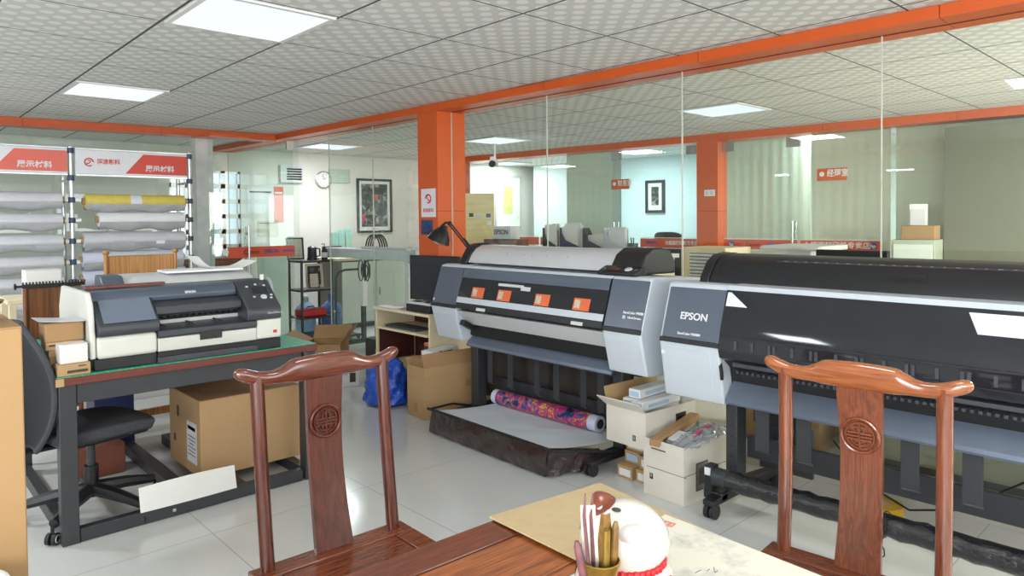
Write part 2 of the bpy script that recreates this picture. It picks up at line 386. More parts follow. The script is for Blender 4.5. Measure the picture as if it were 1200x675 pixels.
# ------------------------------------------------------------------ the setting
X0, X1, Y0, Y1 = -3.2, 10.4, -3.6, 9.4
struct(MB().box(X0, Y0, -.1, X1, Y1, 0).build('floor', 'floor', smooth=False))
struct(MB().box(X0, Y0, CEIL, X1, Y1, CEIL + .08).build('ceiling', 'ceil', smooth=False))
def wall_with_openings(name, mat, axis, c, th, a0, a1, opens):
    """wall across axis at c; opens = [(a, b, z0, z1)] along the wall"""
    m = MB()
    def bx(a, b, z0, z1):
        if axis == 'x': m.box(min(c, c + th), a, z0, max(c, c + th), b, z1)
        else: m.box(a, min(c, c + th), z0, b, max(c, c + th), z1)
    cur = a0
    for a, b, z0, z1 in sorted(opens):
        bx(cur, a, 0, CEIL); bx(a, b, 0, z0); bx(a, b, z1, CEIL); cur = b
    bx(cur, a1, 0, CEIL)
    return struct(m.build(name, mat, smooth=False))
WR = [(-3.3, -1.3, .75, 2.15), (-1.1, .9, .75, 2.15)]
wall_with_openings('wall_rear', 'wall', 'x', X0, -.15, Y0, Y1, WR)
WS = [(-2.4, .6, .75, 2.15), (1.0, 3.2, .75, 2.15), (4.6, 6.8, .6, 2.2), (7.8, 9.8, .75, 2.15)]
wall_with_openings('wall_side', 'wall', 'y', Y0, -.15, X0, X1, WS)
wall_with_openings('wall_back', 'wall', 'y', Y1, .12, X0, X1, [(2.85, 3.75, .9, 2.1)])
wall_with_openings('wall_office', 'wallgreen', 'x', X1, .12, Y0, Y1, [])
def window_frame(name, axis, c, a, b, z0, z1, nx, nz):
    m = MB(); t = .03
    def bx(p, q, r, s):
        if axis == 'x': m.box(c - t, p, r, c + t, q, s)
        else: m.box(p, c - t, r, q, c + t, s)
    for i in range(nx + 1):
        p = a + (b - a) * i / nx; bx(p - t, p + t, z0, z1)
    for i in range(nz + 1):
        p = z0 + (z1 - z0) * i / nz; bx(a, b, p - t, p + t)
    return struct(m.build(name, 'alu', smooth=False))
k = 1
for a, b, z0, z1 in WR: window_frame('window_%d' % k, 'x', X0 - .06, a, b, z0, z1, 3, 1); k += 1
for a, b, z0, z1 in WS: window_frame('window_%d' % k, 'y', Y0 - .06, a, b, z0, z1, 2, 1); k += 1
window_frame('window_%d' % k, 'y', Y1 + .05, 2.85, 3.75, .9, 2.1, 4, 6); k += 1  # lattice window added in place of one mirrored in the door glass

# long partition: orange beam in lengths, orange pillar, glass
def frame1(o): o.location = (S1.x, S1.y, 0); o.rotation_euler = (0, 0, A1); return o
def frame2(o): o.location = (S2.x, S2.y, 0); o.rotation_euler = (0, 0, A2); return o
cuts = [-2.6, -1.4, -.18, 1.045, 2.292, 3.518, 4.705, 5.9, 7.0, 7.667, 9.3]
m = MB()
for a, b in zip(cuts[:-1], cuts[1:]):
    m.mat(0).box(0, a + .002, 2.338, .29, b - .002, CEIL - .002)
m.mat(1).box(.155, cuts[0], 2.335, .165, cuts[-1], 2.3375)
m.mat(1).box(.01, cuts[0], 2.345, .28, cuts[-1], CEIL - .004)
frame1(struct(m.build('trim_1', ['orange', 'orangegroove'], smooth=False)))
m = MB()
m.mat(0).box(0, 4.722, 0, .31, 4.983, 1.498).box(0, 4.722, 1.502, .31, 4.983, 2.337)
m.mat(1).box(.003, 4.725, 0, .307, 4.980, 2.336)
frame1(struct(m.build('pillar_by_desk', ['orange', 'orangegroove'], smooth=False)))
n = 1
for a, b in ((-2.6, .2), (.2, 1.336), (1.342, 2.492), (2.498, 3.629), (3.635, 4.72), (4.985, 5.896), (5.902, 6.7), (7.36, 9.2)):
    g = frame1(struct(MB().box(.155, a, .005, .163, b, 2.345).build('window_%d' % k, 'glass', smooth=False))); k += 1
    sl = MB().box(.1535, b + .0005, .1, .1645, b + .0055, 2.336).build('seal', 'seal', g, smooth=False)
struct(frame1(MB().box(.08, -2.6, 0, .26, 4.72, .055).build('trim_2', plain('pale_kerb', rgb(196, 194, 182), .5), smooth=False)))
# back partition along the roll racks
bA, bB = Vector((-1.2, 8.10)), Vector((3.43, 7.64)); bd = (bB - bA).normalized(); ba = math.atan2(bd.y, bd.x); bl = (bB - bA).length
m = MB()
for i in range(4): m.mat(0).box(bl * i / 4 + .002, -.1, 2.325, bl * (i + 1) / 4 - .002, .1, CEIL - .002)
m.mat(1).box(0, -.09, 2.335, bl, .09, CEIL - .004)
o = struct(m.build('trim_3', ['orange', 'orangegroove'], smooth=False)); o.location = (bA.x, bA.y, 0); o.rotation_euler = (0, 0, ba)
for a, b in ((.02, 1.6), (1.606, 3.35), (3.356, bl - .85)):
    o = struct(MB().box(a, -.004, .005, b, .004, 2.33).build('window_%d' % k, 'glass', smooth=False)); k += 1
    o.location = (bA.x, bA.y, 0); o.rotation_euler = (0, 0, ba)
struct(MB().box(2.66, 7.86, 0, 2.84, 8.02, CEIL).build('wall_stub', plain('white_post_paint', rgb(240, 240, 240), .6), smooth=False))

# swung-open glass door of the long partition
d = struct(MB().box(2.52, 7.096, .02, 3.40, 7.106, 2.27).build('door_1', 'glassdoor', smooth=False))
MB().box(2.69, 7.088, 1.058, 3.40, 7.0945, 1.168).build('band', 'band', d, smooth=False)
for s_, x_, w_, mt_ in (('Canon', 2.845, .062, 'deepred'), ('EPSON', 3.065, .052, 'bluetext'), ('FANTAC', 3.265, .036, 'bluetext')):
    text(s_, w_, mt_, d, (x_, 7.086, 1.113), name='lettering', bold=.001)
MB().lathe([(.001, 0), (.03, 0), (.03, .006), (.001, .006)], 20).build('disc', 'goldtext', d).matrix_local = Matrix.Translation((2.665, 7.09, 1.12)) @ Matrix.Rotation(PI / 2, 4, 'X')
m = MB()
for yy in (7.05, 7.15):
    m.cyl((2.89, yy, .92), (2.89, yy, 1.38), .013, 12)
for zz in (1.0, 1.3): m.cyl((2.89, 7.05, zz), (2.89, 7.15, zz), .008, 8)
m.build('handle', 'chrome', d)
MB().box(3.33, 7.085, 2.19, 3.405, 7.117, 2.28).build('hinge', 'chrome', d, smooth=False)
MB().box(2.53, 7.08, 2.272, 2.95, 7.12, 2.30).build('top_rail', 'orange', d, smooth=False)
# pale frosted panel standing behind the door
struct(MB().box(3.03, 7.16, .0, 3.345, 7.19, 1.05).build('trim_4', 'mintglass', smooth=False))

# second partition: office fronts across the aisle
m = MB(); cuts = [-2.0, -.6, .7, 2.0, 3.2, 4.24, 4.63, 5.9, 7.3, 8.6, 9.4]
for a, b in zip(cuts[:-1], cuts[1:]): m.mat(0).box(0, a + .002, 2.318, .26, b - .002, CEIL - .002)
m.mat(1).box(.01, cuts[0], 2.33, .25, cuts[-1], CEIL - .004)
frame2(struct(m.build('trim_5', ['orange', 'orangegroove'], smooth=False)))
for nm, a, b in (('pillar_between_offices', 4.367, 4.63), ('pillar_at_corner', 8.62, 8.9)):
    m = MB().mat(0).box(0, a, 0, .26, b, 1.498).box(0, a, 1.502, .26, b, 2.317).mat(1).box(.003, a + .003, 0, .257, b - .003, 2.316)
    frame2(struct(m.build(nm, ['orange', 'orangegroove'], smooth=False)))
for a, b in ((-2.0, 1.1), (1.105, 2.66), (2.665, 3.48), (5.90, 7.1), (7.106, 8.6)):
    frame2(struct(MB().box(.12, a, .005, .128, b, 2.32).build('window_%d' % k, 'glass', smooth=False))); k += 1
def glass_door(name, a, b, glass, hinge_lo):
    d = frame2(struct(MB().box(.12, a + .006, .02, .13, b - .006, 2.3).build(name, glass, smooth=False)))
    hy = (b - .06) if not hinge_lo else (a + .06)
    m = MB()
    for xx in (.07, .18): m.cyl((xx, hy, .85), (xx, hy, 1.38), .014, 12)
    for zz in (1.0, 1.3): m.cyl((.07, hy, zz), (.18, hy, zz), .008, 8)
    m.build('handle', 'chrome', d)
    for yy in (a + .07, b - .07): MB().box(.105, yy - .07, 2.19, .145, yy + .07, 2.30).build('hinge', 'chrome', d, smooth=False)
    return d
dA = glass_door('door_2', 3.48, 4.36, 'glassdoor', True)
dB = glass_door('door_3', 4.68, 5.89, 'bluedoor', False)
def band(par, a, b, z0=1.06, z1=1.168):
    MB().box(.112, a, z0, .1185, b, z1).build('band', 'band', par, smooth=False)
    MB().box(.113, a, z0 - .014, .1185, b, z0 - .006).build('band_line', 'white', par, smooth=False)
    MB().box(.113, a, z1 + .006, .1185, b, z1 + .014).build('band_line', 'white', par, smooth=False)
def ptext(par, s, u, size, mt='white', z=1.114, w=.110, bold=.001, sx=1.): return text(s, size, mt, par, (w, u, z), (0, -1, 0), (0, 0, 1), bold=bold, sx=sx)
band(dA, 3.5, 4.34); ptext(dA, 'Canon', 4.08, .06, 'deepred'); ptext(dA, 'EPSON', 3.83, .055, 'bluetext')
band(dB, 4.69, 5.46); ptext(dB, 'EPSON', 5.38, .05, 'bluetext'); ptext(dB, '大幅面打印机专卖店', 5.11, .058, 'white', sx=.85)
p3 = [o for o in D.objects if o.name.startswith('window_') and abs(o.location.x - S2.x) < .01]
pw = p3[2]; band(pw, 2.67, 3.47); ptext(pw, '大幅面打印机专卖店', 3.44, .075, 'white', sx=1.0)
MB().box(.113, 2.70, 1.085, .1175, 2.78, 1.15).build('sticker', 'bluelabel', pw, smooth=False)
pw2 = p3[3]; band(pw2, 5.92, 7.09); pw3 = p3[4]; band(pw3, 7.12, 8.59)
ptext(pw2, '大幅面打印机专卖店', 6.9, .07, 'white')
for par, u, z in ((dA, 4.25, 1.114), (pw, 2.74, 1.118)):
    MB().lathe([(.001, 0), (.036, 0), (.036, .003), (.001, .003)], 20).build('round_logo', 'bluetext', par).matrix_local = Matrix.Translation((.112, u, z)) @ Matrix.Rotation(-PI / 2, 4, 'Y')
    text('hp', .05, 'white', par, (.107, u + .025, z - .002), (0, -1, 0), (0.1, 0, 1), bold=.001)
# room-name plates on the glass
for nm, par, u0, u1, s_, lab in (('room_sign', None, 5.617, 5.889, '财务室', 'small orange plaque on pale glass beside the blue glass door'), ('room_sign', None, 2.993, 3.293, '经理室', 'small orange plaque on glass beside the beige-curtained office door')):
    t = frame2(thing(nm, lab, 'sign'))
    zc = 1.87
    MB().box(.104, u0, zc - .065, .1185, u1, zc + .065).build('plate', 'signred' if 0 else 'orange', t, bevel=.004)
    text(s_, .085, 'white', t, (.102, u1 - .10, zc + .008), (0, -1, 0), (0, 0, 1), bold=.0015, sx=.85)
    MB().lathe([(.001, 0), (.026, 0), (.026, .002), (.001, .002)], 16).build('emblem', 'white', t).matrix_local = Matrix.Translation((.103, u1 - .05, zc + .005)) @ Matrix.Rotation(-PI / 2, 4, 'Y')
# pale blinds inside the offices
def blinds(u0, u1, w, mat, label, z0=.05, z1=2.36):
    nfl = max(4, int((u1 - u0) / .11)); pts = []
    def fn(a, b):
        u = u0 + (u1 - u0) * a
        return (w + .0025 * math.sin(a * nfl * 2 * PI), u, z0 + (z1 - z0) * b)
    t = frame2(thing('vertical_blind', label, 'blind', group='office blinds'))
    MB().sheet(fn, nfl * 6, 1, .003).build('slats', mat, t)
    MB().box(w - .03, u0, z1, w + .03, u1, z1 + .03).build('head_rail', 'seal', t, smooth=False)
blinds(-2.0, 1.1, .42, 'blindwarm', 'long beige vertical blind hanging beyond the olive-grey board')
blinds(1.15, 2.6, .42, 'blindwarm', 'beige vertical blind behind the clear corner of office glass by the folding boxes')
blinds(2.65, 3.44, .42, 'blindwarm', 'narrow beige vertical blind behind the orange plaque')
blinds(3.55, 4.60, .70, 'blind', 'pale green vertical blind deep inside the office with steel door handles')
blinds(5.98, 6.9, .5, 'blind', 'pale green vertical blind beside the blue glass door')
t = frame2(thing('display_board', 'tall plain olive-grey board standing against the office glass', 'board'))
MB().box(-.06, -.9, .06, -.02, 2.09, 2.25).build('board_face', 'olive', t, smooth=False)
MB().box(-.07, -.95, 0, -.01, 2.092, .06).build('plinth', 'steeldark', t, smooth=False)
struct(frame2(MB().box(2.2, 4.7, 0, 2.3, 8.9, 2.4).build('wall_inner', 'offwall', smooth=False)))
struct(frame2(MB().box(.27, 4.62, 0, 3.0, 4.66, 2.4).build('wall_between_offices', 'wallgreen', smooth=False)))
def picture_frame(name, label, w, h, rim, mats, loc, rotz, group=None, mount=.06, art='artdark'):
    t = thing(name, label, 'picture', loc, rotz, group)
    m = MB()
    for a, b, c, d_ in ((-w / 2, -h / 2, w / 2, -h / 2 + rim), (-w / 2, h / 2 - rim, w / 2, h / 2), (-w / 2, -h / 2 + rim, -w / 2 + rim, h / 2 - rim), (w / 2 - rim, -h / 2 + rim, w / 2, h / 2 - rim)):
        m.box(a, -.03, b, c, 0, d_)
    m.build('frame', mats, t, smooth=False)
    MB().box(-w / 2 + rim, -.012, -h / 2 + rim, w / 2 - rim, -.002, h / 2 - rim).build('mat_board', 'matboard', t, smooth=False)
    MB().box(-w / 2 + rim + mount, -.016, -h / 2 + rim + mount * 1.3, w / 2 - rim - mount, -.0125, h / 2 - rim - mount).build('print', art, t, smooth=False)
    return t
p = picture_frame('framed_picture', 'small black framed print seen through the blue glass door', .34, .52, .045, 'pr_black', (0, 0, 0), 0)
u_, w_ = 6.408, 2.195; q_ = S2 + D2 * u_ + N2 * w_; p.location = (q_.x, q_.y, 1.767); p.rotation_euler = (0, 0, A2 - PI / 2)
p = picture_frame('framed_picture', 'pale framed picture with a yellow centre inside the office', .62, .95, .03, 'seal', (0, 0, 0), 0, mount=.17, art=plain('yellow_green_print', rgb(190, 200, 110), .5, var=.2, scale=8))
p.location = (8.62, Y1 - .004, 1.75)
# ------------------------------------------------------------------ ceiling lights
def ceiling_light(x0, y0, label):
    t = thing('ceiling_light', label, 'ceiling light', (x0 + TILE / 2, y0 + TILE / 2, CEIL), 0, 'recessed square ceiling lights')
    h = TILE / 2 - .012; m = MB()
    for a, b, c, d_ in ((-h, -h, h, -h + .025), (-h, h - .025, h, h), (-h, -h + .025, -h + .025, h - .025), (h - .025, -h + .025, h, h - .025)): m.box(a, b, -.012, c, d_, -.002)
    m.build('frame', 'white', t, smooth=False)
    MB().box(-h + .025, -h + .025, -.009, h - .025, h - .025, -.003).build('diffuser', 'panel', t, smooth=False)
    return t
for i, j, l in ((0, -5, 'unseen added ceiling light above the yoke-back chair coloured as lit'), (-4, -1, 'unseen ceiling light added on the swivel chair side of the room'), (-4, 3, 'added ceiling light, out of view, brightening the roll racks'), (7, -7, 'added ceiling light, out of view, over the aisle window end'),  # these four hang out of view, added to brighten the rooms
                (0, -1, 'large glowing square ceiling light above the table printer'), (0, 3, 'glowing ceiling light near the roll racks'),
                (7, -1, 'glowing ceiling light over the aisle behind the second glass joint'), (7, 4, 'glowing ceiling light over the aisle close to the beige cabinet'),
                (5, 7, 'glowing ceiling light over the room with the cutter'), (11, -1, 'glowing ceiling light inside the office with beige blinds'), (11, 4, 'glowing ceiling light inside the office with the blue glass door'), (11, 8, 'glowing ceiling light in the far office corner by the yellow-centred picture')):
    ceiling_light(TX + i * TILE, TY + j * TILE, l)

# ------------------------------------------------------------------ yoke-back chairs
def yoke_chair(label, loc, rotz, lean, wm, rm, group):
    """local +y is the back of the chair, origin under the rear posts"""
    t = thing('yoke_chair', label, 'chair', loc, rotz, group)
    SH = .46
    def ly(z): s = max(0, (z - SH) / .52); return lean * s * s * .6 + lean * s * .4
    for sx in (-1, 1):
        pts = [(sx * .2, 0, 0), (sx * .2, 0, .3), (sx * .2, 0, SH)] + [(sx * .2, ly(SH + .066 * i) + .012 * math.sin(i / 8 * PI), SH + .066 * i) for i in range(1, 9)]
        MB().tube(pts, [.02] * 3 + [.0195] * 8, 14).build('rear_post', wm, t)
        MB().cyl((sx * .22, -.42, 0), (sx * .22, -.42, SH - .03), .019, 14).build('front_leg', wm, t)
        MB().bar((sx * .21, -.40, .12), (sx * .2, -.02, .12), .022, .032).build('stretcher', wm, t, bevel=.003)
    MB().bar((-.2, -.42, .09), (.2, -.42, .09), .025, .035).build('stretcher', wm, t, bevel=.003)
    m = MB()
    m.box(-.245, -.45, SH - .038, .245, -.385, SH).box(-.245, -.045, SH - .038, .245, .03, SH)
    m.box(-.245, -.385, SH - .038, -.18, -.045, SH).box(.18, -.385, SH - .038, .245, -.045, SH)
    m.build('seat_frame', 'seatwood', t, bevel=.004)
    MB().box(-.178, -.383, SH - .03, .178, -.047, SH - .004).build('seat_panel', 'seatwood', t, bevel=.003)
    MB().box(-.19, -.43, SH - .09, .19, -.40, SH - .04).build('apron', wm, t, bevel=.003)
    # splat with a gentle S
    z0, z1 = SH - .002, .97
    def fn(a, b):
        z = z0 + (z1 - z0) * b
        return ((a - .5) * (.118 - .012 * math.sin(b * PI)), ly(z) + .03 * math.sin(b * PI * 1.0) * (1 if b < 2 else 1) - .008, z)
    MB().sheet(fn, 6, 18, .016).build('splat', wm, t)
    zc = .826; yc = fn(.5, (zc - z0) / (z1 - z0))[1]
    ang = math.atan2(fn(.5, .80)[1] - fn(.5, .62)[1], (z1 - z0) * .18)
    m = MB()
    ring = [(.047 * math.cos(a), 0, .047 * math.sin(a)) for a in [2 * PI * i / 36 for i in range(37)]]
    m.tube(ring, .0046, 8, False)
    m.tube([(.036 * math.cos(a), -.0, .036 * math.sin(a)) for a in [2 * PI * i / 32 for i in range(33)]], .0028, 6, False)
    for zz, hw in ((.008, .031), (-.001, .034), (-.010, .031)): m.box(-hw, -.004, zz - .0022, hw, .003, zz + .0022)
    m.box(-.0022, -.004, -.034, .0022, .003, .034)
    for sx in (-1, 1):
        m.box(sx * .012 - .0018, -.004, .01, sx * .012 + .0018, .003, .024); m.box(sx * .012 - .0018, -.004, -.024, sx * .012 + .0018, .003, -.012)
        m.box(sx * .006 - .008, -.004, .0225, sx * .006 + .008, .003, .026); m.box(sx * .006 - .008, -.004, -.026, sx * .006 + .008, .003, -.0225)
        m.tube([(sx * .012, 0, -.024), (sx * .02, 0, -.018), (sx * .018, 0, -.013)], .002, 6)
    o = m.build('carved_medallion', wm, t); o.location = (0, yc - .004, zc); o.rotation_euler = (-ang, 0, 0)
    # carved top rail, swept along x
    st = [(-.262, 1.0, .004, .004), (-.258, 1.0, .012, .013), (-.248, .999, .0175, .018), (-.234, .995, .0205, .02), (-.212, .986, .0205, .02), (-.185, .979, .0195, .019), (-.155, .977, .0195, .019), (-.135, .979, .0215, .02),
          (-.115, .984, .027, .021), (-.098, .988, .034, .022), (-.085, .989, .036, .022), (-.04, .990, .037, .022), (0, .991, .0375, .022)]
    st = st + [(-a, b, c, d_) for a, b, c, d_ in st[-2::-1]]
    n = 16; vs = []; fs = []
    for x, z, hh, hd in st:
        y = ly(.985) + .06 * max(0, abs(x) - .2)
        for j in range(n):
            a = 2 * PI * j / n; c, s_ = math.cos(a), math.sin(a)
            c = math.copysign(abs(c) ** .75, c); s_ = math.copysign(abs(s_) ** .75, s_)
            vs.append((x, y + hd * c, z + hh * s_))
    K = len(st)
    fs = [(i * n + j, i * n + (j + 1) % n, (i + 1) * n + (j + 1) % n, (i + 1) * n + j) for i in range(K - 1) for j in range(n)] + [tuple(range(n))[::-1], tuple(range((K - 1) * n, K * n))]
    MB()._add(vs, fs).build('top_rail', rm, t, sub=1)
    return t
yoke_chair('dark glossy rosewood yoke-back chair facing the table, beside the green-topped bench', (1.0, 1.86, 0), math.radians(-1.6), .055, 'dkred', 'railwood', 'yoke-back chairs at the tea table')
yoke_chair('rosewood yoke-back chair coloured as brightly lit, in front of the big black-covered printer', (1.953, .742, 0), math.radians(-85.7 - 0), .01, 'litred', 'railwood_lit', 'yoke-back chairs at the tea table')

# ------------------------------------------------------------------ tea table and what stands on it
TZ = .755
t = thing('tea_table', 'large dark red wooden table with planked top and framed rim', 'table', (0, 0, 0), math.radians(-2))
m = MB()
XA, XB, YA, YB = -.75, 1.22, .05, 1.195
m.box(XA, YB - .085, TZ - .045, XB, YB, TZ).box(XA, YA, TZ - .045, XB, YA + .085, TZ).box(XA, YA + .086, TZ - .045, XA + .085, YB - .086, TZ).box(XB - .085, YA + .086, TZ - .045, XB, YB - .086, TZ)
m.build('rim', 'tablerim', t, bevel=.004)
m = MB(); n = 6; w = (YB - YA - .176) / n
for i in range(n): m.box(XA + .087, YA + .088 + i * w, TZ - .035, XB - .087, YA + .088 + (i + 1) * w - .0016, TZ - .003)
m.build('tabletop', 'tablewood', t, bevel=.0012, seg=1)
for x in (XA + .07, XB - .07):
    for y in (YA + .07, YB - .07): MB().box(x - .035, y - .035, 0, x + .035, y + .035, TZ - .046).build('leg', 'tablerim', t, bevel=.005)
MB().box(XA + .1, YB - .075, TZ - .13, XB - .1, YB - .05, TZ - .046).build('apron', 'tablerim', t, bevel=.003)
MB().box(XA + .1, YA + .05, TZ - .13, XB - .1, YA + .075, TZ - .046).build('apron', 'tablerim', t, bevel=.003)
def fnm(a, b):
    # corners of the felt mat, seen from above
    P = [Vector((1.005, 1.165)), Vector((1.333, 1.122)), Vector((1.20, .12)), Vector((.98, .14))]
    q = (P[0] * (1 - a) + P[1] * a) * (1 - b) + (P[3] * (1 - a) + P[2] * a) * b
    return (q.x, q.y, TZ + .0045)
tag(MB().sheet(fnm, 4, 6, .004).build('felt_mat', 'matbrown'), 'tan felt mat covering the end of the wooden table', 'mat')
def fnp(a, b):
    P = [Vector((1.01, .90)), Vector((1.29, .898)), Vector((1.25, .20)), Vector((.97, .20))]
    q = (P[0] * (1 - a) + P[1] * a) * (1 - b) + (P[3] * (1 - a) + P[2] * a) * b
    return (q.x, q.y, TZ + .0088)
t = thing('ink_painting', 'cream sheet with ink-wash brushwork and a red seal on the felt mat', 'painting')
MB().sheet(fnp, 4, 6, .0012).build('sheet', 'inkpaper', t)
sd = Matrix.Translation((1.252, .868, TZ + .0101)) @ Matrix.Rotation(math.radians(-80), 4, 'Z')
m = MB()
for a, b, c, d_ in ((-.016, -.011, .016, -.008), (-.016, .008, .016, .011), (-.016, -.008, -.013, .008), (.013, -.008, .016, .008), (-.009, -.006, -.003, .006), (.001, -.006, .010, -.001), (.001, .002, .010, .006)): m.box(a, b, 0, c, d_, .0004)
o = m.build('red_seal', 'signpink', t, smooth=False); o.matrix_local = sd
m = MB()
for i in range(4):
    bx = 1.222 - i * .014; by = .862 - i * .002
    for j in range(4):
        a = random.uniform(-.7, .7); l = random.uniform(.005, .009); cx, cy = bx + random.uniform(-.004, .004), by + random.uniform(-.009, .009)
        m.obox((cx, cy, TZ + .0102), (l, .0013, .0004), (0, 0, a))
for i in range(26):
    m.obox((1.10 + random.uniform(-.05, .06), .68 + random.uniform(-.05, .03), TZ + .0102), (random.uniform(.006, .02), .0012, .0004), (0, 0, random.uniform(-.5, .9)))
m.build('brush_strokes', 'ink', t, smooth=False)

# lucky cat figurine
cx, cy, zb = .942, .740, TZ + .0104
t = thing('cat_figurine', 'white glazed cat figurine with red collar and rust-brown ear patch', 'figurine', (cx, cy, zb), math.radians(-118))
HR, HC = (.078, .076, .058), (0, 0, .113)
m = MB().lathe([(.004, 0), (.062, 0), (.079, .013), (.086, .037), (.080, .058), (.067, .073), (.058, .080)], 36); m.build('body', 'ceramic', t)
head = MB().ball(HC, HR[0], HR[1], HR[2], 32, 20).build('head', 'ceramic', t)
def patch(name, d, rx, ry, mat, par, R=HR, c0=HC, lift=1.012):
    """a painted spot hugging the glazed surface"""
    d = Vector(d).normalized(); u = d.cross(Vector((0, 0, 1))).normalized(); v = u.cross(d); N = 16; rings = 6; pts = [d]
    for k_ in range(1, rings + 1):
        for j in range(N):
            a = 2 * PI * j / N; pts.append((d + u * rx * k_ / rings * math.cos(a) + v * ry * k_ / rings * math.sin(a)).normalized())
    vs = [(c0[0] + p.x * R[0] * lift, c0[1] + p.y * R[1] * lift, c0[2] + p.z * R[2] * lift) for p in pts]
    fs = [(0, 1 + j, 1 + (j + 1) % N) for j in range(N)]
    for k_ in range(rings - 1):
        for j in range(N):
            a = 1 + k_ * N; fs.append((a + j, a + N + j, a + N + (j + 1) % N, a + (j + 1) % N))
    return MB()._add(vs, fs).build(name, mat, par)
# local -y is the face, +x the side turned to the viewer
def ear(name, mat, d, tilt, r, h):
    e = MB().lathe([(r, -.012), (r * .98, 0), (r * .8, h * .4), (r * .45, h * .78), (r * .12, h * .98), (.0008, h)], 20, (0, 0, 0), 1, .6).build(name, mat, head)
    d = Vector(d).normalized(); p = Vector(HC) + Vector((d.x * HR[0], d.y * HR[1], d.z * HR[2])) * .95
    q = (d + Vector(tilt)).normalized(); e.matrix_local = Matrix.Translation(p) @ q.to_track_quat('Z', 'Y').to_matrix().to_4x4(); return e
ear('ear', 'rust', (-.45, -.35, .85), (-.2, -.1, .0), .03, .024)
ear('ear', 'ceramic', (.80, -.10, .52), (.4, .05, -.2), .028, .024)
patch('ear_patch', (-.30, -.45, .84), .46, .40, 'rust', head)
patch('ear_spot', (-.12, -.52, .84), .09, .07, 'label', head, lift=1.024)
patch('ear_spot', (.0, -.72, .68), .08, .08, 'label', head, lift=1.024)
patch('ear_tip_spot', (.22, -.28, .93), .11, .07, 'pr_dark', head, lift=1.022)
patch('eye', (.42, -.88, .18), .13, .045, 'black', head)
patch('eye', (-.42, -.88, .18), .13, .045, 'black', head)
patch('nose', (0, -1, -.1), .06, .05, 'rust', head)
m = MB().tube([(.063 * math.cos(2 * PI * i / 40), .061 * math.sin(2 * PI * i / 40), .078) for i in range(41)], .0075, 10, False)
for i in range(40):
    a = 2 * PI * i / 40; m.ball((.0685 * math.cos(a), .0665 * math.sin(a), .078 + .0012 * (i % 2)), .0052, .0052, .0075, 8, 5)
m.build('collar', 'red', t)
for a, z in ((.75, .046), (-.35, .030), (-2.2, .04)):
    patch('body_spot', (math.cos(a), math.sin(a), .12), .15, .22, 'rust', t, (.085, .085, .06), (0, 0, z), 1.0)
patch('gold_disc', (math.cos(.1), math.sin(.1), .1), .16, .24, 'yellow', t, (.085, .085, .06), (0, 0, .038), 1.004)
for sx in (-1, 1): MB().ball((sx * .042, -.066, .017), .025, .026, .017).build('paw', 'ceramic', t)

# tea-tool jar
jx, jy = .827, .695
t = thing('tea_tool_jar', 'small aged brass jar holding tea tools beside the cat figurine', 'jar', (jx, jy, TZ + .001))
MB().lathe([(.001, 0), (.022, 0), (.026, .01), (.027, .05), (.024, .09), (.0235, .112), (.029, .13), (.0305, .136), (.0285, .1375), (.024, .125), (.021, .1), (.021, .02), (.001, .018)], 32).build('vessel', 'brass', t)
def tool(name, label, mat, base, top, shape):
    b0, t0 = Vector(base), Vector(top); m = MB()
    if shape == 'tongs':
        pts = [b0, b0.lerp(t0, .5) + Vector((-.006, 0, 0)), b0.lerp(t0, .85) + Vector((-.007, 0, 0)), t0]
        m.tube(pts, [.003, .003, .0028, .0012], 8)
    elif shape == 'scoop':
        d_ = (t0 - b0); m.tube([b0, b0.lerp(t0, .6)], .004, 10)
        def fn(a, b): 
            w_ = .0115 * (1 - .35 * max(0, b - .6) / .4); x_ = (a - .5) * 2
            return tuple(b0.lerp(t0, .45 + .55 * b) + Vector((x_ * w_ * .74, -x_ * w_ * .67, 0)) + Vector((.5, .55, 0)) * (.009 * (x_ * x_ - .6)))
        m.sheet(fn, 8, 8, .0015)
    elif shape == 'flat': 
        def fn(a, b): return tuple(b0.lerp(t0, b) + Vector(((a - .5) * .02 * (1 - .4 * abs(b - .55)), (.5 - a) * .016, 0)))
        m.sheet(fn, 3, 8, .003)
    elif shape == 'knife': m.tube([b0, b0.lerp(t0, .35), b0.lerp(t0, .7), b0.lerp(t0, .95), t0], [.003, .0055, .0075, .006, .003], 10)
    elif shape == 'stick': m.tube([b0, b0.lerp(t0, .5), t0 * .999 + b0 * .001], [.0055, .0065, .006], 10)
    o = m.build(name, mat); o.location = (jx, jy, TZ + .016); return tag(o, label, 'tea tool', 'tea tools in the brass jar')
tool('tea_tongs', 'thin dark wooden tea pick with pale edge, tallest in the jar', 'purplewood', (-.004, .006, .003), (-.022, .012, .228), 'tongs')
tool('tea_tongs', 'thin curved tea tong arm rising beside the tallest pick', 'purplewood', (.004, .008, .003), (-.002, .014, .222), 'tongs')
tool('tea_funnel_blade', 'white tea blade standing between the two thin picks', 'ceramic', (-.002, .012, .003), (-.012, .016, .205), 'flat')
tool('tea_scoop', 'dark bamboo tea scoop with hollow rounded end', 'bamboo', (.004, -.002, .003), (.012, .0, .19), 'scoop')
tool('tea_needle', 'plain yellowish bamboo stick in the middle of the jar', 'brass', (-.002, -.008, .003), (-.001, -.012, .172), 'stick')
tool('tea_spoon', 'narrow bamboo tea spoon leaning towards the cat', 'bamboo', (.01, -.004, .003), (.022, -.012, .178), 'knife')
tool('tea_knife', 'short purple wooden tea knife with rounded end', 'purplewood', (-.008, .004, .003), (-.034, .02, .155), 'knife')
t = thing('tea_cup', 'small pale tea cup beside the brass jar', 'cup', (.783, .742, TZ + .001))
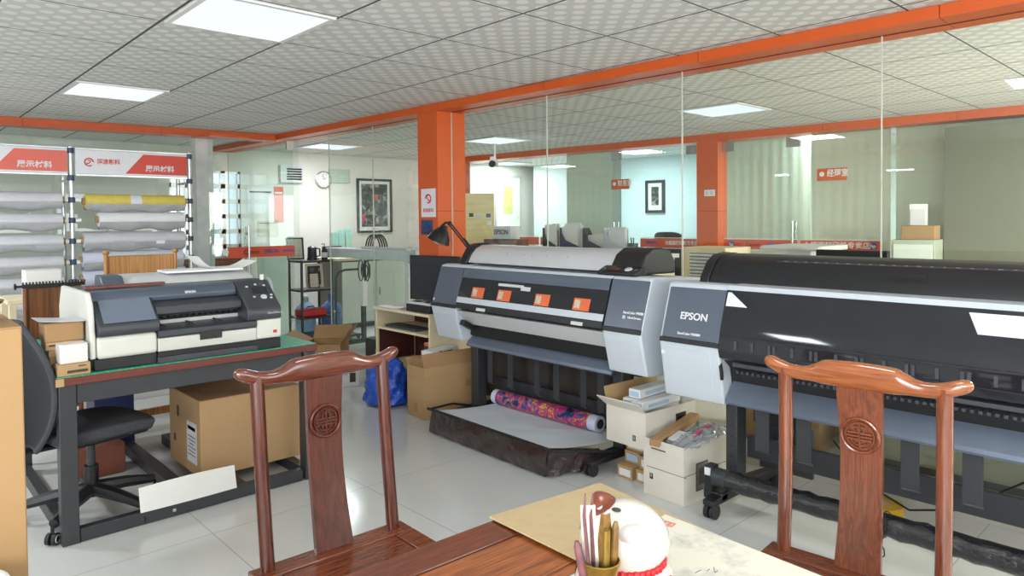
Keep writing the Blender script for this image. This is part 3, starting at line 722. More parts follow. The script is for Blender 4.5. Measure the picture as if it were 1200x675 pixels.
MB().lathe([(.001, 0), (.014, 0), (.016, .004), (.024, .03), (.027, .068), (.0262, .0685), (.0225, .03), (.013, .008), (.001, .007)], 28).build('bowl', 'ceramic', t)
MB().lathe([(.001, 0), (.0135, 0), (.0135, -.0009), (.001, -.0009)], 24, (0, 0, .0)).build('foot_ring', 'brass', t)
# ------------------------------------------------------------------ work bench with the green cutting mat
t = thing('work_bench', 'charcoal steel-framed work bench with green cutting mat top and red-brown edge', 'table', (.60, 3.55, 0))
W, DP = 1.225, 1.30
MB().box(0, 0, .712, W, DP, .747).build('tabletop', 'woodedge', t, bevel=.003)
MB().box(.006, .006, .7475, W - .006, DP - .006, .7515).build('cutting_mat', 'greenmat', t, smooth=False)
MB().box(-.001, -.001, .7125, .03, .004, .7465).build('worn_corner', 'kraftpale', t, smooth=False)
for x in (.012, W - .07):
    for y in (.02, DP - .09): MB().box(x, y, .002, x + .068, y + .07, .711).build('leg', 'steeldark', t, bevel=.003)
MB().box(.082, .025, .625, W - .082, .06, .711).build('apron', 'steeldark', t, bevel=.002)
MB().box(.082, DP - .08, .625, W - .082, DP - .045, .711).build('apron', 'steeldark', t, bevel=.002)
for x in (.02, W - .07): MB().box(x, .092, .625, x + .05, DP - .092, .711).build('apron', 'steeldark', t, bevel=.002)
o = MB().box(.082, .027, .002, W - .082, .075, .062).build('floor_rail', 'steeldark', t, bevel=.003)
mm = MB().lathe([(.001, 0), (.011, 0), (.009, .006), (.001, .007)], 16).build('bolt', 'chrome', o); mm.matrix_local = Matrix.Translation((.475, .027, .033)) @ Matrix.Rotation(PI / 2, 4, 'X')
for x in (.55, .78): MB().box(x, .077, .002, x + .065, DP - .03, .062).build('floor_rail', 'steeldark', t, bevel=.003)
for x in (.02, W - .07): MB().box(x, .092, .002, x + .05, DP - .092, .062).build('floor_rail', 'steeldark', t, bevel=.003)

# desktop large-format printer
t = thing('desktop_plotter', 'black and ivory wide photo printer standing on the green bench', 'printer', (.755, 3.575, .7525))
L, dp = .872, .74
# bodies: ends full, middle recessed
m = MB(); m.box(0, .01, 0, .262, dp - .05, .052).box(.742, .0, 0, L, dp - .05, .052).box(.262, .03, 0, .742, dp - .05, .03)
m.build('base', 'pr_black', t, bevel=.004)
b = MB().prism([(.012, .053), (.0, .06), (.0, .142), (.012, .15), (.075, .152), (.13, .20), (.16, .305), (.60, .30), (.66, .2), (.66, .053)], 0.012, .262, 'x').build('end_housing', 'pr_white', t, bevel=.012, seg=3)
MB().prism([(.012, .053), (-.008, .06), (-.008, .156), (.60, .16), (.64, .053)], .742, L, 'x').build('end_housing', 'pr_white', t, bevel=.006, seg=2)
MB().box(L - .045, -.0095, .083, L - .024, -.0078, .098).build('warning_sticker', 'redtext', t, smooth=False)
# ivory flank on the near end
MB().prism([(.02, .16), (.05, .30), (.10, .352), (.62, .352), (.68, .25), (.68, .053), (.02, .053)], -.014, .01, 'x').build('side_flank', 'pr_white', t, bevel=.007, seg=3)
# dark left corner block with a sloped lid
MB().prism([(.0, .153), (-.006, .165), (-.006, .196), (.0, .205), (.125, .308), (.145, .308), (.145, .153)], .014, .275, 'x').build('ink_cover', 'pr_dark', t, bevel=.006, seg=2)
MB().prism([(.006, .212), (.118, .304), (.118, .309), (.002, .213)], .04, .262, 'x').build('ink_lid', 'pr_steel', t, bevel=.002)
# long top hood
MB().prism([(.13, .285), (.125, .31), (.14, .335), (.175, .35), (.34, .352), (.34, .285)], .014, .69, 'x').build('top_hood', 'pr_blue', t, bevel=.006, seg=2)
MB().prism([(.34, .285), (.34, .352), (.5, .352), (.62, .33), (.62, .285)], .014, L - .01, 'x').build('rear_deck', 'pr_dark', t, bevel=.005)
text('EPSON', .017, 'signwhite', t, (.43, .124, .318), (1, 0, 0), (0, .5, .86), bold=.0006)
# control tower on the far end
MB().prism([(-.008, .158), (-.012, .165), (-.012, .215), (-.004, .225), (.155, .352), (.33, .352), (.33, .158)], .692, L, 'x').build('control_tower', 'pr_dark', t, bevel=.006, seg=2)
nu = Vector((0, .159, .127)).normalized(); nn = Vector((0, -.127, .159)).normalized()
def onslope(x, s): p = Vector((x, -.004, .225)) + nu * s; return p
m = MB()
for x, s, w_, h_ in ((.80, .125, .075, .05),): 
    c = onslope(x, s) + nn * .002; m.obox(c, (w_, h_, .004), (math.atan2(.127, .159), 0, 0))
m.build('display', 'acryl', t, bevel=.001)
m = MB(); c = onslope(.805, .07) + nn * .003; m2 = MB().lathe([(.001, 0), (.017, 0), (.015, .004), (.001, .005)], 24).build('button_pad', 'cap', t); m2.matrix_local = Matrix.Translation(c) @ Matrix.Rotation(math.atan2(.127, .159), 4, 'X')
for x, s in ((.74, .155), (.79, .168), (.835, .158), (.755, .075), (.85, .082), (.842, .06)):
    c = onslope(x, s) + nn * .003; MB().obox(c, (.013, .01, .004), (math.atan2(.127, .159), 0, 0)).build('button', 'cap', t, bevel=.001)
text('UltraChrome', .016, 'cap', t, (.795, -.0135, .19), name='badge')
# print slot: black throat, roller bar, trays
MB().prism([(.13, .284), (.06, .262), (.06, .225), (.075, .215), (.2, .215), (.2, .284)], .276, .69, 'x').build('slot_hood', 'pr_dark', t, bevel=.004)
MB().box(.264, .21, .053, .741, .23, .284).build('slot_back', 'black', t, smooth=False)
MB().box(.27, .12, .17, .735, .205, .19).build('platen', 'capside', t, bevel=.002)
MB().cyl((.285, .16, .207), (.69, .16, .207), .006, 10).build('feed_bar', 'steeldark', t)
m = MB()
for i in range(13): m.box(.30 + i * .03, .145, .196, .318 + i * .03, .175, .212)
m.build('pinch_roller', 'rubber', t, smooth=False)
MB().prism([(.0, .12), (-.012, .128), (-.012, .155), (.10, .172), (.205, .172), (.205, .12)], .264, .7405, 'x').build('output_tray', 'pr_dark', t, bevel=.003)
for x in (.30, .43, .565, .70): MB().box(x - .003, -.0, .1725, x + .003, .19, .178).build('tray_rib', 'pr_black', t, smooth=False)
MB().prism([(.0, .055), (-.004, .06), (-.004, .118), (.02, .12), (.2, .12), (.2, .055)], .265, .740, 'x').build('paper_drawer', 'pr_white', t, bevel=.003)
m = MB().prism([(-.0135, .104), (-.0135, .135), (.0, .135), (.0, .104)], .455, .56, 'x'); m.box(.455, -.012, .09, .56, .0, .106); m.build('drawer_grip', 'pr_black', t, bevel=.002)
MB().box(.264, .0, .031, .741, .2, .054).build('lower_slot', 'black', t, smooth=False)
MB().box(.262, -.008, .0, .742, .03, .030).build('lower_sill', 'pr_dark', t, bevel=.003)
# paper support on top and rear roll wheel
MB().prism([(.30, .353), (.36, .385), (.56, .40), (.60, .353)], .14, .86, 'x').build('rear_cover', 'capside', t, bevel=.006)
MB().prism([(.27, .353), (.33, .405), (.44, .41), (.46, .353)], .10, .20, 'x').build('rear_bracket', 'pr_blue', t, bevel=.008)
MB().obox((.19, .24, .362), (.36, .035, .014), (0, 0, .05)).build('hood_trim', 'woodedge', t, bevel=.003)
o = MB().lathe([(.04, 0), (.062, .0), (.075, .008), (.075, .022), (.062, .03), (.04, .03), (.034, .02), (.034, .01)], 36).build('roll_flange', 'cap', t); o.matrix_local = Matrix.Translation((.985, .46, .265)) @ Matrix.Rotation(PI / 2, 4, 'Y')
o = MB().lathe([(.001, 0), (.034, 0), (.034, .03), (.001, .03)], 24).build('roll_hub', 'pr_dark', t); o.matrix_local = Matrix.Translation((.985, .46, .265)) @ Matrix.Rotation(PI / 2, 4, 'Y')
MB().cyl((.80, .46, .265), (.99, .46, .265), .012, 12).build('roll_shaft', 'pr_dark', t)
MB().obox((.842, .16, .367), (.018, .012, .03), (0, 0, .1)).build('latch', 'white', t, bevel=.002)
# sheet lying on it
px, py, pz = .755, 3.575, .7525
def fns(a, b):
    x = .58 + a * .31; y = .36 + b * .2 - a * .02
    z = .4145 + .07 * max(0, (.28 - a) / .28) ** 1.6 + .035 * max(0, (a - .72) / .28) ** 1.5
    return (px + x, py + y, pz + z)
tag(MB().sheet(fns, 24, 4, .0015).build('curled_paper', 'paper'), 'white curled sheet of paper lying on top of the bench printer', 'paper')
tag(MB().obox((px + .62, py + .45, pz + .4065), (.40, .19, .012), (.0, 0, -.05)).build('paper_stack', 'rollwhite', bevel=.002), 'flat stack of white paper under the curled sheet on the bench printer', 'paper')

# boxes beside that printer
def carton(name, label, loc, size, rotz=0, mat='kraft', group=None, stickers=(), tape=None, lidgap=True, cat='box'):
    """a closed carton: body, top flaps with a slit, and optional printed panels (face, u, v, w, h, mat)"""
    t = thing(name, label, cat, loc, rotz, group); w, d, h = size
    MB().box(-w / 2, -d / 2, 0, w / 2, d / 2, h - .002).build('carton', mat, t, bevel=min(.004, h * .05))
    m = MB(); g = min(.0015, w * .02)
    m.box(-w / 2 + .001, -d / 2 + .001, h - .002, w / 2 - .001, -g, h).box(-w / 2 + .001, g, h - .002, w / 2 - .001, d / 2 - .001, h)
    m.build('top_flap', mat, t, smooth=False)
    if tape: MB().box(-w / 2 - .0006, -.022, h * .75, w / 2 + .0006, .022, h + .0007).build('tape', tape, t, smooth=False)
    for face, u, v, sw, sh, mt in stickers:
        e = .0012
        if face == 'front': b = MB().box(u - sw / 2, -d / 2 - e, v - sh / 2, u + sw / 2, -d / 2 + .0002, v + sh / 2)
        elif face == 'left': b = MB().box(-w / 2 - e, u - sw / 2, v - sh / 2, -w / 2 + .0002, u + sw / 2, v + sh / 2)
        elif face == 'right': b = MB().box(w / 2 - .0002, u - sw / 2, v - sh / 2, w / 2 + e, u + sw / 2, v + sh / 2)
        else: b = MB().box(u - sw / 2, v - sh / 2, h - .0002, u + sw / 2, v + sh / 2, h + e)
        b.build('sticker', mt, t, smooth=False)
    return t
BZ = .7525
carton('ink_box', 'small kraft ink box with dark label under the white cube box on the bench', (.672, 3.615, BZ), (.125, .10, .052), .03, 'kraft', 'ink boxes on the green bench', [('front', .012, .018, .08, .012, 'ink'), ('front', .03, .04, .03, .005, 'ink')])
carton('white_cube_box', 'plain white box sitting on the small kraft ink box', (.674, 3.617, BZ + .0525), (.108, .085, .085), .03, 'white')
carton('ink_box', 'lowest small tan box of the stack behind the white cube box', (.655, 3.70, BZ), (.10, .1, .04), .03, 'kraft2', 'ink boxes on the green bench')
carton('ink_box', 'second small tan box from the bench top behind the white cube box', (.658, 3.71, BZ + .0405), (.12, .11, .036), -.02, 'kraft2', 'ink boxes on the green bench', [('front', 0, .018, .06, .008, 'ink')])
carton('ink_box', 'third small tan box of the stack behind the white cube box', (.654, 3.715, BZ + .077), (.125, .11, .03), .04, 'kraft', 'ink boxes on the green bench')
carton('ink_box', 'long tan box just below the brown open box on the bench', (.650, 3.715, BZ + .1075), (.135, .12, .034), .0, 'kraftpale', 'ink boxes on the green bench', [('front', -.03, .02, .05, .008, 'ink')])
carton('brown_box', 'brown square box on top of the small tan boxes on the bench', (.655, 3.725, BZ + .142), (.15, .13, .085), .02, 'kraft2')
def fnq(a, b): return (.545 + a * .18, 3.63 + b * .17, .982 + .012 * abs(a - .6) ** 1.5 + .0)
tag(MB().sheet(lambda a, b: (.555 + a * .19, 3.64 + b * .17, .9825 + .014 * (1 - a) ** 2), 8, 4, .003).build('clear_sheet_pack', 'rollgrey'), 'thin white sheet pack lying on the brown box on the bench', 'paper')
# big carton under the bench
carton('shipping_carton', 'large plain cardboard carton standing under the green-topped bench', (1.562, 4.06, .0635), (.56, .50, .415), 0, 'kraftpale', None,
       [('left', -.12, .17, .15, .22, 'label')] + [('left', -.12, .10 + .02 * i, (.12, .10, .12, .07, .11, .12)[i], .006, 'ink') for i in range(6)] + [('left', -.12, .245, .12, .02, 'ink'), ('left', .10, .30, .03, .06, 'ink'), ('left', .16, .14, .03, .04, 'ink')])
# curved sheet of paper leaning on the rail
tag(MB().sheet(lambda a, b: (.925 + a * .45, 3.566 + .0 + .028 * b - .006 * math.sin(a * PI), .064 + b * (.11 - .0 * a) - .0 + .008 * math.sin(a * PI) * b), 14, 5, .0012).build('leaning_paper', 'paper'), 'white curved strip of card leaning on the bench floor rail', 'paper')

# ------------------------------------------------------------------ office chair at the bench
t = thing('office_chair', 'black swivel chair with mesh back pushed half under the green bench', 'office chair', (.79, 3.87, 0), math.radians(103))
def fnseat(a, b):
    x = (a - .5) * .46; y = (b - .5) * .46
    return (x * (1 - .1 * abs(2 * b - 1) ** 3), y * (1 - .06 * abs(2 * a - 1) ** 3), .485 - .02 * (2 * b - 1) ** 4 * (1 if b < .5 else .6) - .012 * (2 * a - 1) ** 4)
MB().sheet(fnseat, 12, 12, .055).build('seat', 'greyfab', t, bevel=.015, seg=3)
MB().box(-.19, -.19, .395, .19, .19, .43).build('seat_shell', 'pr_black', t, bevel=.015)
MB().cyl((0, 0, .1), (0, 0, .25), .032, 18).build('column', 'pr_black', t)
MB().cyl((0, 0, .25), (0, 0, .395), .019, 16).build('gas_lift', 'steeldark', t)
MB().box(-.07, -.08, .365, .07, .1, .396).build('tilt_mechanism', 'pr_black', t, bevel=.006)
MB().tube([(.06, 0, .375), (.19, .02, .365), (.22, .02, .345)], .006, 8).build('lever', 'steeldark', t)
for i in range(5):
    a = 2 * PI * i / 5 + 2.2; c, s_ = math.cos(a), math.sin(a)
    MB().tube([(.02 * c, .02 * s_, .135), (.16 * c, .16 * s_, .118), (.30 * c, .30 * s_, .09)], [.034, .03, .022], 8).build('base_arm', 'pr_black', t)
    w = thing('x', None, None)
    o = MB()
    for e in (-1, 1):
        o.lathe([(.001, 0), (.022, 0), (.026, .004), (.026, .012), (.022, .016), (.001, .016)], 20)
    D.objects.remove(w)
    ax = Vector((-s_, c, 0)); c0 = Vector((.31 * c, .31 * s_, .0275))
    m = MB()
    for e in (-1, 1): m.cyl(c0 + ax * e * .006, c0 + ax * e * .022, .026, 20)
    wh = m.build('caster', 'rubber', t)
    m = MB()
    for e in (-1, 1): m.tube([c0 + ax * e * .0226 + Vector((math.cos(q) * c * .016, math.cos(q) * s_ * .016, math.sin(q) * .016)) for q in [2 * PI * i_ / 20 for i_ in range(21)]], .0025, 6, False)
    m.build('rim', 'capside', wh)
    MB().cyl(c0 + Vector((0, 0, .004)), c0 + Vector((0, 0, .052)), .008, 8).build('caster_stem', 'pr_black', wh)
# backrest: a curved mesh panel in a rounded frame; local +y is the back
BH0, BH1 = .41, .98
def fnb(a, b):
    x = (a - .5) * 2; z = BH0 + (BH1 - BH0) * b; wd = .235 * (1 - .55 * abs(2 * b - 1) ** 2.3)
    return (x * wd, .275 + .05 * b - .055 * (1 - x * x) * .5 + .05 * math.sin(b * PI) * -1 + .0, z)
MB().sheet(fnb, 12, 14, .012).build('backrest', 'blackfab', t)
edge = [fnb(0, i / 14) for i in range(15)] + [fnb(i / 12, 1) for i in range(1, 13)] + [fnb(1, 1 - i / 14) for i in range(1, 15)] + [fnb(1 - i / 12, 0) for i in range(1, 13)]
MB().tube(edge, .013, 8).build('back_frame', 'greyfab', t)
MB().tube([(0, .06, .385), (0, .30, .39), (0, .36, .50), (0, .35, .66)], .018, 8).build('back_bar', 'pr_black', t)

# clutter under and behind the bench
carton('brown_carton', 'low dark brown carton on the floor beneath the swivel chair', (.94, 4.53, .001), (.26, .22, .17), .05, plain('dark_carton', rgb(112, 62, 44), .7))
t = thing('storage_bin', 'dark blue plastic bin behind the swivel chair seat', 'bin', (1.13, 4.98, .001))
m = MB(); w, d, h = .11, .11, .52
m.prism([(-w, -d), (w, -d), (w, d), (-w, d)], 0, .008, 'z').box(-w, -d, .008, w, -d + .006, h).box(-w, d - .006, .008, w, d, h).box(-w, -d + .006, .008, -w + .006, d - .006, h).box(w - .006, -d + .006, .008, w, d - .006, h)
m.build('bin_body', plain('deep_blue_plastic', rgb(34, 44, 92), .4), t, bevel=.004)
m = MB(); m.box(-w - .008, -d - .008, h, w + .008, -d + .004, h + .012).box(-w - .008, d - .004, h, w + .008, d + .008, h + .012).box(-w - .008, -d + .004, h, -w + .004, d - .004, h + .012).box(w - .004, -d + .004, h, w + .008, d - .004, h + .012); m.build('rim', 'navy', t, bevel=.003)
t = thing('printer_stand', 'low black wheeled steel stand behind the bench beside the big carton', 'stand', (1.52, 5.56, 0))
for x in (-.26, .26):
    MB().box(x - .02, -.28, .07, x + .02, .28, .11).build('foot', 'steeldark', t, bevel=.003)
    MB().box(x - .03, -.03, .11, x + .03, .03, .62).build('upright', 'steeldark', t, bevel=.003)
    for y in (-.25, .25):
        MB().cyl((x - .015, y, .035), (x + .015, y, .035), .034, 18).build('caster', 'rubber', t)
for z in (.34, .5): MB().box(-.23, -.015, z, .23, .015, z + .05).build('crossbar', 'steeldark', t, bevel=.002)
MB().box(-.3, -.2, .621, .3, .2, .645).build('top_plate', 'steeldark', t, bevel=.003)
carton('white_carton', 'white carton on the floor behind the bench near the roll racks', (1.55, 6.35, .001), (.6, .35, .42), 0, 'white')

# slatted wooden panels standing behind the bench printer
def slat_panel(name, label, loc, rotz, w, z0, z1, mat, posts):
    t = thing(name, label, 'wooden panel', loc, rotz); n = int(w / .014)
    def fn(a, b): return (-w / 2 + w * a, .004 * (1 if int(a * n) % 2 else 0) + .012 * math.sin(a * PI), z0 + (z1 - z0) * b)
    MB().sheet(fn, n, 2, .008).build('slats', mat, t)
    for x in (-w / 2, w / 2):
        m = MB(); m.tube([(x, 0, 0), (x, 0, z1 + .005)], .013, 10)
        if posts: m.ball((x, -.004, z1 + .012), .021, .02, .016, 12, 8)
        m.build('post', mat, t)
    MB().cyl((-w / 2, 0, z1 - .005), (w / 2, 0, z1 - .005), .008, 10).build('top_bar', 'seal' if posts else 'pr_black', t)
    MB().box(-w / 2, -.012, .10, w / 2, .012, .15).build('bottom_bar', mat, t, bevel=.003)
    return t
slat_panel('wooden_screen', 'golden slatted wooden screen with knobbed posts before the white rolls', (1.39, 5.2, 0), 0, .43, .35, 1.215, 'goldwood', True)
t = slat_panel('wooden_screen', 'brown wooden panel under a black toothed bar behind the stacked ink boxes', (.83, 4.95, 0), 0, .27, .3, 1.055, 'brownwood', False)
m = MB().box(-.15, -.014, 1.045, .17, .014, 1.066)
for i in range(20): m.box(-.148 + i * .0165, -.013, 1.066, -.141 + i * .0165, .013, 1.078)
m.build('toothed_bar', 'pr_black', t, smooth=False)
m = MB().cyl((-.15, 0, 1.055), (-.19, 0, 1.055), .007, 10).cyl((-.178, 0, 1.055), (-.188, 0, 1.055), .018, 14); m.build('end_knob', 'pr_black', t)
carton('white_carton', 'small white box perched behind the black toothed bar', (.865, 5.5, .951), (.2, .15, .17), 0, 'white')
t = thing('side_table', 'plain pale side table behind the bench holding a small white box', 'table', (.9, 5.5, 0))
MB().box(-.25, -.2, .92, .25, .2, .95).build('tabletop', 'cream', t, bevel=.004)
for x in (-.22, .22):
    for y in (-.17, .17): MB().box(x - .02, y - .02, 0, x + .02, y + .02, .92).build('leg', 'cream', t, bevel=.003)

# tall cardboard column at the edge, with a wooden bowl on it
t = carton('tall_carton', 'tall narrow plain cardboard carton beside the swivel chair, wooden bowl on top', (.123, 2.36, .001), (.35, .35, 1.155), 0, plain('tall_carton_board', rgb(172, 137, 94), .8, var=.03, scale=5))
t = thing('wooden_bowl', 'shallow dark wooden bowl on top of the tall cardboard carton', 'bowl', (.185, 2.36, 1.158))
MB().lathe([(.001, 0), (.035, 0), (.04, .006), (.075, .035), (.095, .05), (.098, .056), (.093, .055), (.07, .04), (.03, .012), (.001, .010)], 32).build('bowl', 'bowlwood', t)
t = thing('waste_bin', 'white round plastic bin on the floor before the tall cardboard carton', 'bin', (.125, 2.045, .001))
MB().lathe([(.001, 0), (.085, 0), (.11, .55), (.115, .56), (.117, .575), (.11, .575), (.105, .55), (.08, .01), (.001, .008)], 32).build('bin', 'white', t)
# ------------------------------------------------------------------ big floor-standing printers; local x along the front, -y towards the room
def caster(m, x, y, r=.034):
    m.cyl((x - .026, y, r), (x - .006, y, r), r, 18).cyl((x + .006, y, r), (x + .026, y, r), r, 18)
def lerp(a, b, t): return (a[0] + (b[0] - a[0]) * t, a[1] + (b[1] - a[1]) * t)
TOPF, NOSE = (.09, 1.088), (.0, .818)
def face(p0, p1, t, off):
    """point t of the way down the sloped front, lifted off it"""
    q = lerp(p0, p1, t); n = Vector((-(p0[1] - p1[1]), (p0[0] - p1[0]))).normalized(); return (q[0] + n.x * off, q[1] + n.y * off)
def band_prism(m, p0, p1, t0, t1, x0, x1, th, base=-.004):
    m.prism([face(p0, p1, t0, base), face(p0, p1, t0, th), face(p0, p1, t1, th), face(p0, p1, t1, base)], x0, x1, 'x'); return m
CAPP = [(.0, .80), (.055, .585), (.18, .575), (.60, .62), (.64, .70), (.64, 1.075), (.14, 1.108), (.105, 1.104), TOPF, NOSE]

# ---- the wide printer with the silver roll cover
t = thing('wide_format_printer', 'wide grey printer with silver roll cover and four orange cards on its smoked front', 'printer', (2.985, 4.075, 0), math.radians(-91.1))
P1 = t; L = 1.872
for a, b in ((0, .285), (L - .262, L)):
    c = MB().prism(CAPP, a, b, 'x').build('end_cap', 'cap', t, bevel=.010, seg=3)
    m = MB(); band_prism(m, TOPF, NOSE, .0, .93, a + .012, b - .003, .007); m.build('end_panel', 'plate', c, bevel=.002)
    m = MB(); band_prism(m, TOPF, NOSE, .93, 1.02, a + .004, b, .009); m.build('end_sill', 'pr_black', c, bevel=.002)
    m = MB(); m.prism([(.008, .765), (.052, .60), (.050, .60), (.005, .765)], a + .02, b - .02, 'x'); m.build('cap_door', 'cap', c, smooth=False)
    m = MB(); m.box(a + .01, .0035, .7885, b - .01, .006, .7925); m.build('door_gap', 'pr_dark', c, smooth=False)
m = MB(); band_prism(m, TOPF, NOSE, .82, .88, .018, .034, .0085); m.build('sticker', 'label', t, smooth=False)
MB().prism([(.10, 1.04), (.12, 1.102), (.17, 1.104), (.60, 1.075), (.62, .70), (.12, .70), (.05, .80)], .286, L - .263, 'x').build('body', 'pr_black', t, smooth=False)
MB().prism([(.085, 1.088), (.10, 1.104), (.30, 1.1), (.30, 1.094), (.10, 1.09)], .286, L - .263, 'x').build('top_lip', 'cap', t, bevel=.002)
MB().prism([(.30, 1.098), (.32, 1.108), (.60, 1.095), (.60, 1.088)], .286, L - .263, 'x').build('rear_deck', 'capside', t, bevel=.002)
cv = MB(); band_prism(cv, TOPF, NOSE, .0, 1.0, .288, L - .265, .004); cv = cv.build('front_cover', 'acryl', t, smooth=False)
m = MB(); band_prism(m, TOPF, NOSE, .01, .24, .290, L - .267, .006, .0042); m.build('smoked_strip', 'smoke', cv, smooth=False)
m = MB(); band_prism(m, TOPF, NOSE, .72, .86, .289, L - .266, .010, .0042); m.build('white_strip', 'cap', cv, bevel=.002)
m = MB(); band_prism(m, TOPF, NOSE, .87, 1.0, .289, L - .266, .008, .0042); m.build('cover_sill', 'pr_black', cv, bevel=.002)
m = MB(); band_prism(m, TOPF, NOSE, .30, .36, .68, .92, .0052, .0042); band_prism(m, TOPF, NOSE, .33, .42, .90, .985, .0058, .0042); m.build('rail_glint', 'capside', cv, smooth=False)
for x in (.52, 1.38):
    m = MB(); band_prism(m, TOPF, NOSE, .93, 1.0, x, x + .09, .010, .0082); m.build('cover_latch', 'capside', cv, smooth=False)
MB().prism([(.012, .80), (.10, .70), (.14, .70), (.14, .80)], .287, L - .264, 'x').build('under_plate', 'capside', t, smooth=False)
MB().box(.30, .12, .62, L - .28, .60, .70).build('underbody', 'black', t, smooth=False)
m = MB().obox((.34, .06, .70), (.05, .10, .035), (math.radians(-30), 0, 0)); m.build('side_latch', 'pr_black', t, bevel=.004)
MB().prism([(.20, .668), (.205, .655), (.10, .56), (.085, .548), (.08, .556), (.085, .57)], .30, L - .27, 'x').build('paper_guide', 'tray', t, smooth=False)
# rear roll holder with its silver cover
rp = [(.20, 1.118), (.235, 1.175), (.275, 1.215), (.33, 1.238), (.40, 1.24), (.46, 1.22), (.50, 1.17), (.51, 1.10), (.30, 1.10)]
MB().prism(rp, .175, 1.50, 'x').build('roll_cover', 'silver', t, bevel=.004)
bp = [(.175, 1.105), (.20, 1.15), (.245, 1.215), (.31, 1.25), (.40, 1.254), (.48, 1.235), (.525, 1.18), (.53, 1.10)]
MB().prism(bp, 1.501, 1.72, 'x').build('roll_end', 'pr_black', t, bevel=.014, seg=3)
MB().prism(bp, .09, .174, 'x').build('roll_end', 'pr_black', t, bevel=.014, seg=3)
m = MB()
for x, y, z in ((.55, .2462, 1.185), (.72, .2462, 1.185), (.93, .2462, 1.185), (1.12, .2462, 1.185), (.8, .2462, 1.186)): m.obox((x, .247, 1.186), (.008, .004, .004), (math.radians(-45), 0, 0))
m.build('cover_dot', 'pr_dark', t, smooth=False)
MB().prism([(.10, 1.106), (.10, 1.125), (.175, 1.155), (.20, 1.15), (.20, 1.104)], 1.485, 1.76, 'x').build('control_panel', 'pr_black', t, bevel=.006)
su, sn = Vector((0, .075, .03)).normalized(), Vector((0, -.03, .075)).normalized(); sa = math.atan2(.03, .075)
MB().obox(Vector((1.585, .137, 1.140)) + sn * .001, (.085, .045, .003), (sa, 0, 0)).build('display', plain('dim_red_display', rgb(70, 22, 22), .2), t)
o = MB().lathe([(.001, 0), (.021, 0), (.019, .004), (.001, .005)], 24, (0, 0, 0), 1.15, 1).build('button_pad', 'cap', t); o.matrix_local = Matrix.Translation(Vector((1.685, .137, 1.140)) + sn * .0005) @ Matrix.Rotation(sa, 4, 'X')
for x in (1.515, 1.735): MB().obox(Vector((x, .137, 1.140)), (.014, .012, .003), (sa, 0, 0)).build('button', 'pr_steel', t)
fu = (0, TOPF[0] - NOSE[0], TOPF[1] - NOSE[1]); 
def fp(x, tt, off=.0085): q = face(TOPF, NOSE, tt, off); return (x, q[0], q[1])
text('SureColor P9080', .019, 'goldtext', t, fp(L - .135, .63), (1, 0, 0), fu, bold=.0004)
text('UltraChrome', .016, 'goldtext', t, fp(L - .10, .72), (1, 0, 0), fu, bold=.0004)
MB().obox(fp(L - .125, .72), (.018, .002, .018), (-math.atan2(fu[1], fu[2]), 0, 0)).build('badge', 'bluelabel', t, smooth=False)
# stand
for x in (.20, L - .36):
    MB().box(x, .20, .09, x + .075, .28, .62).build('leg', 'steeldark', t, bevel=.004)
    ft = MB().prism([(-.06, .062), (-.06, .085), (.15, .105), (.34, .105), (.62, .085), (.62, .062)], x, x + .075, 'x').build('foot', 'pr_black', t, bevel=.004)
    for y in (-.03, .58):
        m = MB(); caster(m, x + .037, y); m.build('caster', 'rubber', ft); MB().cyl((x + .037, y, .03), (x + .037, y, .064), .008, 8).build('caster_stem', 'pr_black', ft)
MB().box(.276, .36, .15, L - .361, .385, .29).build('cross_panel', 'steeldark', t, bevel=.003)
for x in (.423, .633, .892, 1.066, 1.292, 1.431):
    m = MB(); m.box(x - .026, .19, .30, x + .026, .196, .64); m.bar((x, .193, .30), (x, .215, .28), .052, .006, (0, 1, 0)); m.build('basket_strap', 'steeldark', t, smooth=False)
def fnr(a, b): return (.02 + (L - .42) * a, .43 + .012 * math.sin(a * 31) + .03 * b, .10 + .53 * b)
MB().sheet(fnr, 60, 3, .004).build('rear_cloth', plain('dark_brown_cloth', rgb(62, 56, 52), .6), t)
# catch basket: front bar, brown vinyl apron, white cloth
bl, br = (.42, -.26), (1.50, -.30)
FL, FR = Vector((.34, -.235, .165)), Vector((1.44, -.245, .165))
def fnv(a, b):
    top = FL.lerp(FR, a); w = .010 * math.sin(a * 11 + 3 * b) * math.sin(b * PI) + .004 * math.sin(a * 41 + b * 9) * b
    return (top.x - .055 * b * (1 - a) - .03 * b * a, top.y + w - .012 * math.sin(b * PI) + .004 * b, top.z * (1 - b) + .012)
bk = MB().sheet(fnv, 70, 10, .003).build('catch_apron', 'darkplastic', t)
def fne(a, b):
    # gathered end of the apron
    p = FR.lerp(Vector((1.56, .03, .13)), a); return (p.x - .03 * b * (1 - a) - .05 * b * a + .012 * math.sin(a * 15 + b * 4) * b, p.y - .01 * b, p.z * (1 - b) + .012)
MB().sheet(fne, 20, 8, .003).build('apron_end', 'darkplastic', t)
def fnw(a, b):
    f = FL.lerp(FR, .03 + .97 * a); r = Vector((.36, .35, .112)).lerp(Vector((1.495, .35, .112)), a); p = f.lerp(r, b)
    return (p.x, p.y, p.z + .006 - .012 * math.sin(b * PI) + .004 * math.sin(a * 20) * math.sin(b * PI))
MB().sheet(fnw, 30, 10, .002).build('catch_cloth', 'whitecloth', t)
MB().tube([FL + Vector((-.06, 0, -.0)), FL, FR, FR + Vector((.02, 0, 0))], .009, 10).build('front_bar', 'pr_black', t)
MB().tube([(.24, .18, .10), (.22, .02, .14), (.30, -.235, .165)], .008, 8).build('basket_arm', 'pr_black', t)
MB().tube([(1.60, .16, .11), (1.58, .03, .13), (1.46, -.245, .165)], .008, 8).build('basket_arm', 'pr_black', t)
